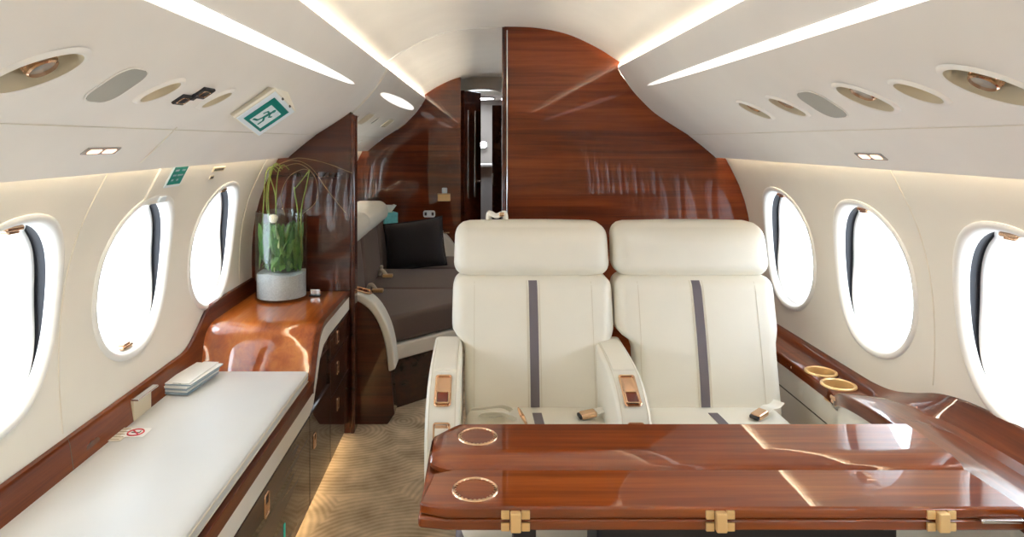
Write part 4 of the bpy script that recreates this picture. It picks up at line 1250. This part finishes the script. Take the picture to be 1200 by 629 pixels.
# ------------------------------------------------------------------ folding table
XL, XR = -0.112, 0.962
tb = thing('folding_table', 'glossy walnut folding table in front of the two seats', 'table', (0.43, 1.32, 0))
def leaf_outline(xa, xb, ya, yb, rl, rr_=0.006, k=8):
    """plan outline, front-left corner rounded by rl"""
    out = [(xb, ya), (xb, yb), (xa+0.04, yb), (xa, yb-0.05)]
    out += [(xa+rl-rl*math.cos(PI/2*i/k), ya+rl*0.62-rl*0.62*math.sin(PI/2*i/k)) for i in range(k+1)]
    return out
ZT = 0.711
# lower board
bm = B(); prism(bm, [(XL, 1.175), (XL+0.05, 1.166), (XR+0.006, 1.166), (XR+0.006, 1.50), (XL+0.03, 1.50), (XL+0.002, 1.46)], ZT-0.044, ZT-0.022, 'Z', bev=0.006, seg=3, ang=40)
obj('lower_board', bm, MT['woodtable'], tb)
# front leaf
bm = B(); prism(bm, [(XL+0.002, 1.180), (XL+0.05, 1.163), (XR+0.004, 1.163), (XR, 1.300), (XL+0.060, 1.300), (XL+0.02, 1.285)], ZT-0.0205, ZT, 'Z', bev=0.005, seg=3, ang=40)
fl = obj('front_leaf', bm, MT['woodtable'], tb)
# rear leaf with a wide rolled front edge
bm = B()
ol = leaf_outline(XL+0.006, XR-0.002, 1.302, 1.482, 0.085)
def inset_ring(z, d):
    c = V(sum(p[0] for p in ol)/len(ol), sum(p[1] for p in ol)/len(ol))
    out = []
    for x, y in ol:
        nx = x + (d if x < 0.2 and y < 1.45 else 0)*(1 if x < 0.05 else 0.0)
        front = max(0, min(1, (1.40-y)/0.098))
        out.append(V(x + (d*0.55 if x < 0.1 else 0), y + d*front*1.0, z))
    return out
loft(bm, [inset_ring(ZT-0.0215, 0.012), inset_ring(ZT-0.016, 0.002), inset_ring(ZT-0.006, 0.0), inset_ring(ZT+0.004, 0.010), inset_ring(ZT+0.009, 0.035), inset_ring(ZT+0.010, 0.058), inset_ring(ZT+0.0105, 0.062)], True, True)
rl = obj('rear_leaf', bm, MT['woodtable'], tb, ang=40)
def cup_ring(x, y, z, r, par):
    bm = B()
    tube(bm, [(x+r*math.cos(2*PI*k/48), y+r*math.sin(2*PI*k/48), z+0.0008) for k in range(48)], 0.0028, 8, True)
    for k in range(28):
        a = 2*PI*k/28
        box(bm, (0, 0, 0), (0.003, 0.004, 0.003), 0, 1, Matrix.Translation((x, y, z)) @ Matrix.Rotation(a, 4, 'Z') @ Matrix.Translation((r-0.004, 0, 0.0008)))
    h = obj('cup_ring', bm, MT['brass'], par, label='brass cup ring')
    bm = B(); lathe(bm, [(r-0.004, 0.0004), (0.0005, 0.0006)], 40, Matrix.Translation((x, y, z))); obj('disc', bm, MT['woodtable'], h)
cup_ring(-0.010, 1.222, ZT, 0.0405, fl)
cup_ring(-0.006, 1.418, ZT+0.0105, 0.040, rl)
def hinge(x):
    yf = 1.163
    bm = B(); box(bm, (x, yf-0.005, ZT-0.022), (0.019, 0.014, 0.034), 0.0025, 3)
    h = obj('hinge', bm, MT['gold'], tb, label='gold hinge on the front edge')
    for dx in (-0.018, 0.018):
        for dz in (0.0085, -0.0125):
            bm = B(); box(bm, (x+dx, yf-0.001, ZT-0.0205+dz), (0.015, 0.005, 0.015), 0.0012, 2); obj('hinge_plate', bm, MT['gold'], h)
for x in (0.062, 0.424, 0.815): hinge(x)
bm = B(); box(bm, (0.918, 1.158, ZT-0.020), (0.075, 0.010, 0.008), 0.003, 3); obj('slide_bolt', bm, MT['chrome'], tb, label='bright slide bolt')
bm = B(); box(bm, (0.55, 1.42, 0.335), (0.62, 0.14, 0.67), 0.012, 3); obj('pedestal', bm, MT['charcoal'], tb)
bm = B(); box(bm, (0.095, 1.44, 0.335), (0.05, 0.06, 0.67), 0.008, 3); obj('leg', bm, MT['charcoal'], tb)

# ------------------------------------------------------------------ aft sofa
sf = thing('sofa', 'dark taupe sofa with cream bolster behind the left divider', 'sofa', (-0.6, 4.1, 0))
plan = [(-0.98, 3.26), (-0.455, 3.26), (-0.455, 3.315), (-0.14, 3.60), (-0.13, 5.08), (-0.98, 5.08)]
bm = B(); prism(bm, plan, 0.0, 0.25, 'Z', bev=0.006, seg=2); obj('base', bm, MT['wooddark'], sf)
def offp(d): return [(-0.98, 3.26), (-0.455+d, 3.26), (-0.455+d, 3.315-d), (-0.14+d, 3.60-d*0.6), (-0.13+d, 5.08), (-0.98, 5.08)]
bm = B(); prism(bm, offp(0.012), 0.25, 0.33, 'Z', bev=0.01, seg=3); obj('trim_band', bm, MT['leather'], sf, label='cream leather band')
cuts = [3.27, 3.95, 4.58, 5.07]
for i, (ya, yb) in enumerate(zip(cuts[:-1], cuts[1:])):
    if i == 0: pl = [(-0.70, ya), (-0.46, ya), (-0.44, 3.315), (-0.12, 3.605), (-0.11, yb), (-0.70, yb)]
    else: pl = [(-0.70, ya), (-0.11, ya), (-0.11, yb), (-0.70, yb)]
    bm = B(); prism(bm, pl, 0.335, 0.475, 'Z', bev=0.035, seg=5, ang=20)
    obj('seat_cushion', bm, MT['sofa'], sf, ang=60)
for ya, yb in ((3.27, 3.90), (3.91, 4.50), (4.51, 4.80)):
    bm = B(); soft(bm, (-0.755, (ya+yb)/2, 0.625), (0.16, yb-ya, 0.42), 0.03, (0.012, 0, 0), 12, fn=lambda p: V(p.x-(p.z-0.45)*0.10, p.y, p.z)); obj('back_cushion', bm, MT['sofa'], sf, ang=60)
for ya, yb in ((3.27, 4.03), (4.035, 4.78)):
    bm = B(); soft(bm, (-0.785, (ya+yb)/2, 0.862), (0.23, yb-ya, 0.136), 0.055, (0.014, 0, 0.006), 14, fn=lambda p: V(p.x-(p.z-0.87)*0.15, p.y, p.z)); obj('bolster', bm, MT['leather'], sf, ang=70, label='cream leather bolster')
bm = B(); box(bm, (-0.945, 4.03, 0.60), (0.09, 1.50, 0.52), 0.02, 3); obj('back_frame', bm, MT['leather'], sf)
def sofa_arm(y0, y1, sgn):
    out = [(-0.90, 0.02), (-0.90, 0.640), (-0.66, 0.640)] + [(q.x, q.y) for q in catmull([(-0.62, 0.638), (-0.56, 0.622), (-0.495, 0.570), (-0.445, 0.48), (-0.418, 0.38), (-0.405, 0.27)], 5)]
    full = out + [(-0.405, 0.02)]
    wood_in = [(-0.89, 0.0), (-0.89, 0.605), (-0.66, 0.605)] + [(q.x-0.018, q.y-0.026) for q in catmull([(-0.62, 0.635), (-0.56, 0.620), (-0.495, 0.570), (-0.452, 0.48), (-0.428, 0.38), (-0.41, 0.27)], 5)] + [(-0.412, 0.05), (-0.445, 0.0)]
    bm = B(); prism(bm, wood_in, y0, y1, 'Y', bev=0.006, seg=2, ang=40); a = obj('armrest', bm, MT['wooddarkX'], sf, ang=40)
    band = out + [(p[0]-0.035, p[1]-0.0) if i < 3 else (p[0]-0.034, p[1]-0.034) for i, p in enumerate(out[::-1][:-2])] 
    o2 = out[2:]; inn = [(p[0]-0.034*min(1, i/6), p[1]-0.036+0.02*min(1, i/14)) for i, p in enumerate(o2)]
    bm = B(); prism(bm, [(-0.89, 0.640)] + o2 + inn[::-1] + [(-0.89, 0.604)], y0-0.012, y1+0.008, 'Y', bev=0.010, seg=3, ang=30); obj('arm_band', bm, MT['leather'], a, ang=50, label='cream leather arm band')
    # brass control plate on the curve
    M = frame(((-0.60), (y0+y1)/2, 0.640), V(0.93, 0, -0.26), V(0, 1, 0), V(0.26, 0, 0.93))
    bm = B(); tube(bm, [M @ V(x, y, 0.001) for x, y in rrect(0.15, 0.065, 0.03)], 0.004, 7, True); prism(bm, rrect(0.145, 0.06, 0.028), -0.006, 0.0, 'Z', M=M); cpn = obj('control_plate', bm, MT['brass'], a, label='oval brass control plate')
    bm = B()
    for k in (-0.04, -0.013, 0.014, 0.04): box(bm, (k, 0, 0.002), (0.018, 0.026, 0.004), 0.001, 1, M)
    obj('buttons', bm, MT['amber'], cpn)
sofa_arm(3.15, 3.255, 1)
# far armrest, its own gentler outline against the bulkhead
bm = B(); pr = [(-0.62, 0.40), (-0.62, 0.69)] + [(q.x, q.y) for q in catmull([(-0.45, 0.69), (-0.36, 0.685), (-0.27, 0.63), (-0.19, 0.52), (-0.155, 0.40)], 5)]
prism(bm, pr, 5.085, 5.20, 'Y', bev=0.012, seg=3, ang=30); a = obj('armrest', bm, MT['leather'], sf, ang=50, label='far cream armrest')
bm = B(); box(bm, (-0.40, 5.14, 0.20), (0.5, 0.12, 0.40), 0.006, 2); obj('arm_base', bm, MT['wooddarkX'], a)
bm = B(); box(bm, (-0.275, 5.13, 0.645), (0.07, 0.05, 0.012), 0.004, 2, None); obj('control_plate', bm, MT['brass'], a)
# sofa belts
def sbelt(y, z=0.478):
    bm = B(); tube(bm, catmull([(-0.668, y+0.05, z), (-0.655, y+0.02, z+0.03), (-0.635, y, z+0.035), (-0.615, y-0.02, z+0.02), (-0.60, y-0.03, z+0.002)], 5), 0.012, 8); b = obj('seat_belt', bm, MT['piping'], sf)
    bm = B(); box(bm, (-0.598, y-0.035, z+0.012), (0.065, 0.045, 0.020), 0.006, 2); obj('buckle', bm, MT['gold'], b, label='gold belt buckle')
sbelt(3.86); sbelt(4.28)
bm = B(); tube(bm, [(-0.66, 4.36, 0.485), (-0.652, 4.34, 0.535)], 0.010, 8); obj('seat_belt', bm, MT['piping'], sf)
# pillow
t = thing('throw_pillow', 'black square pillow leaning at the far end of the sofa', 'pillow', (-0.47, 4.70, 0.48))
def pillow(bm, w, h, th, M, n=18):
    tb_ = bmesh.new(); vs = {}
    for s_ in (0, 1):
        for i in range(n+1):
            for j in range(n+1):
                u_, v_ = 2*i/n-1, 2*j/n-1
                k = max(0, (1-u_**4)*(1-v_**4))**0.6
                if s_ == 1 and k == 0: vs[(1, i, j)] = vs[(0, i, j)]; continue
                pin = 1-0.07*(1-abs(u_)**2 if abs(v_) > 0 else 0)*abs(v_)**3; pin2 = 1-0.07*(1-abs(v_)**2)*abs(u_)**3
                vs[(s_, i, j)] = tb_.verts.new(M @ V(u_*w/2*pin2, (th/2*k)*(1 if s_ else -1), v_*h/2*pin))
    for s_ in (0, 1):
        for i in range(n):
            for j in range(n):
                q = [vs[(s_, i, j)], vs[(s_, i+1, j)], vs[(s_, i+1, j+1)], vs[(s_, i, j+1)]]
                try: tb_.faces.new(q if s_ == 0 else q[::-1])
                except ValueError: pass
    bmesh.ops.recalc_face_normals(tb_, faces=tb_.faces[:])
    merge(bm, tb_)
M = Matrix.Translation((-0.46, 4.60, 0.636)) @ Matrix.Rotation(R(-9), 4, 'Z') @ Matrix.Rotation(R(-14), 4, 'X') @ Matrix.Rotation(R(-9), 4, 'Y')
bm = B(); pillow(bm, 0.43, 0.34, 0.15, M); obj('cushion', bm, MT['black'], t, ang=80)
bm = B()
tube(bm, [M @ V(x*(1-0.05*(1-(y/0.17)**2)), 0, y*(1-0.05*(1-(x/0.215)**2))) for x, y in [(-0.215+0.43*k/10, -0.17) for k in range(10)]+[(0.215, -0.17+0.34*k/10) for k in range(10)]+[(0.215-0.43*k/10, 0.17) for k in range(10)]+[(-0.215, 0.17-0.34*k/10) for k in range(10)]], 0.004, 6, True)
obj('piping', bm, MT['black'], t)
# corner table with tissue box
t = thing('corner_shelf', 'small walnut corner shelf holding the aqua tissue box', 'shelf', (-0.78, 5.0, 0))
bm = B(); box(bm, (-0.80, 5.00, 0.688), (0.34, 0.36, 0.024), 0.005, 2); obj('top', bm, MT['wooddark'], t)
bm = B(); box(bm, (-0.83, 5.0, 0.506), (0.24, 0.30, 0.340), 0.004, 2); obj('body', bm, MT['wooddark'], t)
t = thing('tissue_box', 'aqua tissue box with a white tissue, beside the sofa bolster', 'tissue box', (-0.685, 4.97, 0.70))
M = Matrix.Translation((-0.690, 4.97, 0.7005)) @ Matrix.Rotation(R(25), 4, 'Z')
bm = B(); box(bm, (0, 0, 0.06), (0.105, 0.105, 0.12), 0.003, 2, M); bxo = obj('carton', bm, MT['aqua'], t)
bm = B(); tube(bm, [M @ V(0.030*math.cos(2*PI*k/20), 0.018*math.sin(2*PI*k/20), 0.1205) for k in range(20)], 0.002, 6, True); obj('opening', bm, MT['leafpale'], bxo)
bm = B(); rows = []
for k in range(6):
    z = 0.118+0.011*k; w = 0.012+0.007*k
    rows.append([M @ V(w*math.cos(2*PI*i/12)*(1+0.35*math.sin(3*i)), 0.008*math.sin(2*PI*i/12)*(1+0.3*k), z+0.006*math.sin(i*1.7)*k/5) for i in range(12)])
loft(bm, rows, True, True); obj('tissue', bm, MT['paper'], t, label='white tissue')

# fittings on the aft bulkhead
t = thing('wall_outlet', 'white oblong outlet plate low on the far bulkhead', 'outlet', (-0.40, YA, 0.78))
q = lambda px, py: V((px-VX)*YA/F, YA, HC-(py-VY)*YA/F)
c = q(503, 250.5)
t.location = c
M = frame(c, V(1, 0, 0), V(0, 0, 1), V(0, -1, 0))
bm = B(); prism(bm, rrect(0.095, 0.055, 0.016), -0.004, 0.008, 'Z', bev=0.003, M=M); obj('plate', bm, MT['signwhite'], t)
bm = B()
for k in (-0.028, 0.028): box(bm, (k, 0, 0.008), (0.018, 0.026, 0.003), 0.001, 1, M)
obj('socket', bm, MT['charcoal'], t)
c = q(520.5, 231)
t = thing('wall_light', 'small brass wall box under a white switch on the far bulkhead', 'wall light', c)
M = frame(c, V(1, 0, 0), V(0, 0, 1), V(0, -1, 0))
bm = B(); box(bm, (0, 0, 0.02), (0.10, 0.058, 0.05), 0.006, 3, M); obj('body', bm, MT['gold'], t)
bm = B(); box(bm, (0, 0.030, 0.022), (0.104, 0.008, 0.056), 0.003, 2, M); obj('cap', bm, MT['brass'], t)
c = q(521, 223)
t = thing('wall_switch', 'tiny white square switch above the brass wall box', 'switch', c)
M = frame(c, V(1, 0, 0), V(0, 0, 1), V(0, -1, 0))
bm = B(); prism(bm, rrect(0.042, 0.042, 0.006), -0.004, 0.008, 'Z', bev=0.002, M=M); obj('plate', bm, MT['signwhite'], t)
bm = B(); box(bm, (0, 0, 0.009), (0.016, 0.022, 0.004), 0.001, 1, M); obj('rocker', bm, MT['paper'], t)

# ------------------------------------------------------------------ light: bright overcast sky through the windows
w = bpy.data.worlds.new('sky'); S.world = w; w.use_nodes = True
bg = w.node_tree.nodes['Background']; bg.inputs['Color'].default_value = (0.86, 0.96, 1.10, 1); bg.inputs['Strength'].default_value = 9.0
for side_, ws, zc in ((-1, WL_, ZCL), (1, WR_, ZCR)):
    for y in ws:
        L = bpy.data.lights.new('portal', 'AREA'); L.shape = 'RECTANGLE'; L.size = 0.32; L.size_y = 0.38
        L.cycles.is_portal = True
        o = bpy.data.objects.new('window_portal', L); COL.objects.link(o)
        o.location = (sx(side_, wallx(zc)+0.145), y, zc)
        o.rotation_euler = (PI/2, 0, PI/2 if side_ > 0 else -PI/2)

# ------------------------------------------------------------------ camera and picture settings
cam = bpy.data.cameras.new('camera'); co = bpy.data.objects.new('camera', cam); COL.objects.link(co)
co.location = (0, 0, HC); co.rotation_euler = (PI/2, 0, 0)
cam.sensor_width = 36; cam.lens = 36*F/1200
cam.shift_x = (600-VX)/1200; cam.shift_y = -(314.5-VY)/1200
cam.clip_start = 0.02
S.camera = co
S.view_settings.view_transform = 'Standard'; S.view_settings.look = 'None'
S.view_settings.gamma = 1; S.view_settings.use_curve_mapping = False
S.view_settings.exposure = 0.14
S.cycles.max_bounces = 14; S.cycles.diffuse_bounces = 8; S.cycles.glossy_bounces = 6; S.cycles.transparent_max_bounces = 16
S.cycles.use_denoising = True
S.cycles.sample_clamp_indirect = 8
S.cycles.caustics_reflective = False; S.cycles.caustics_refractive = False
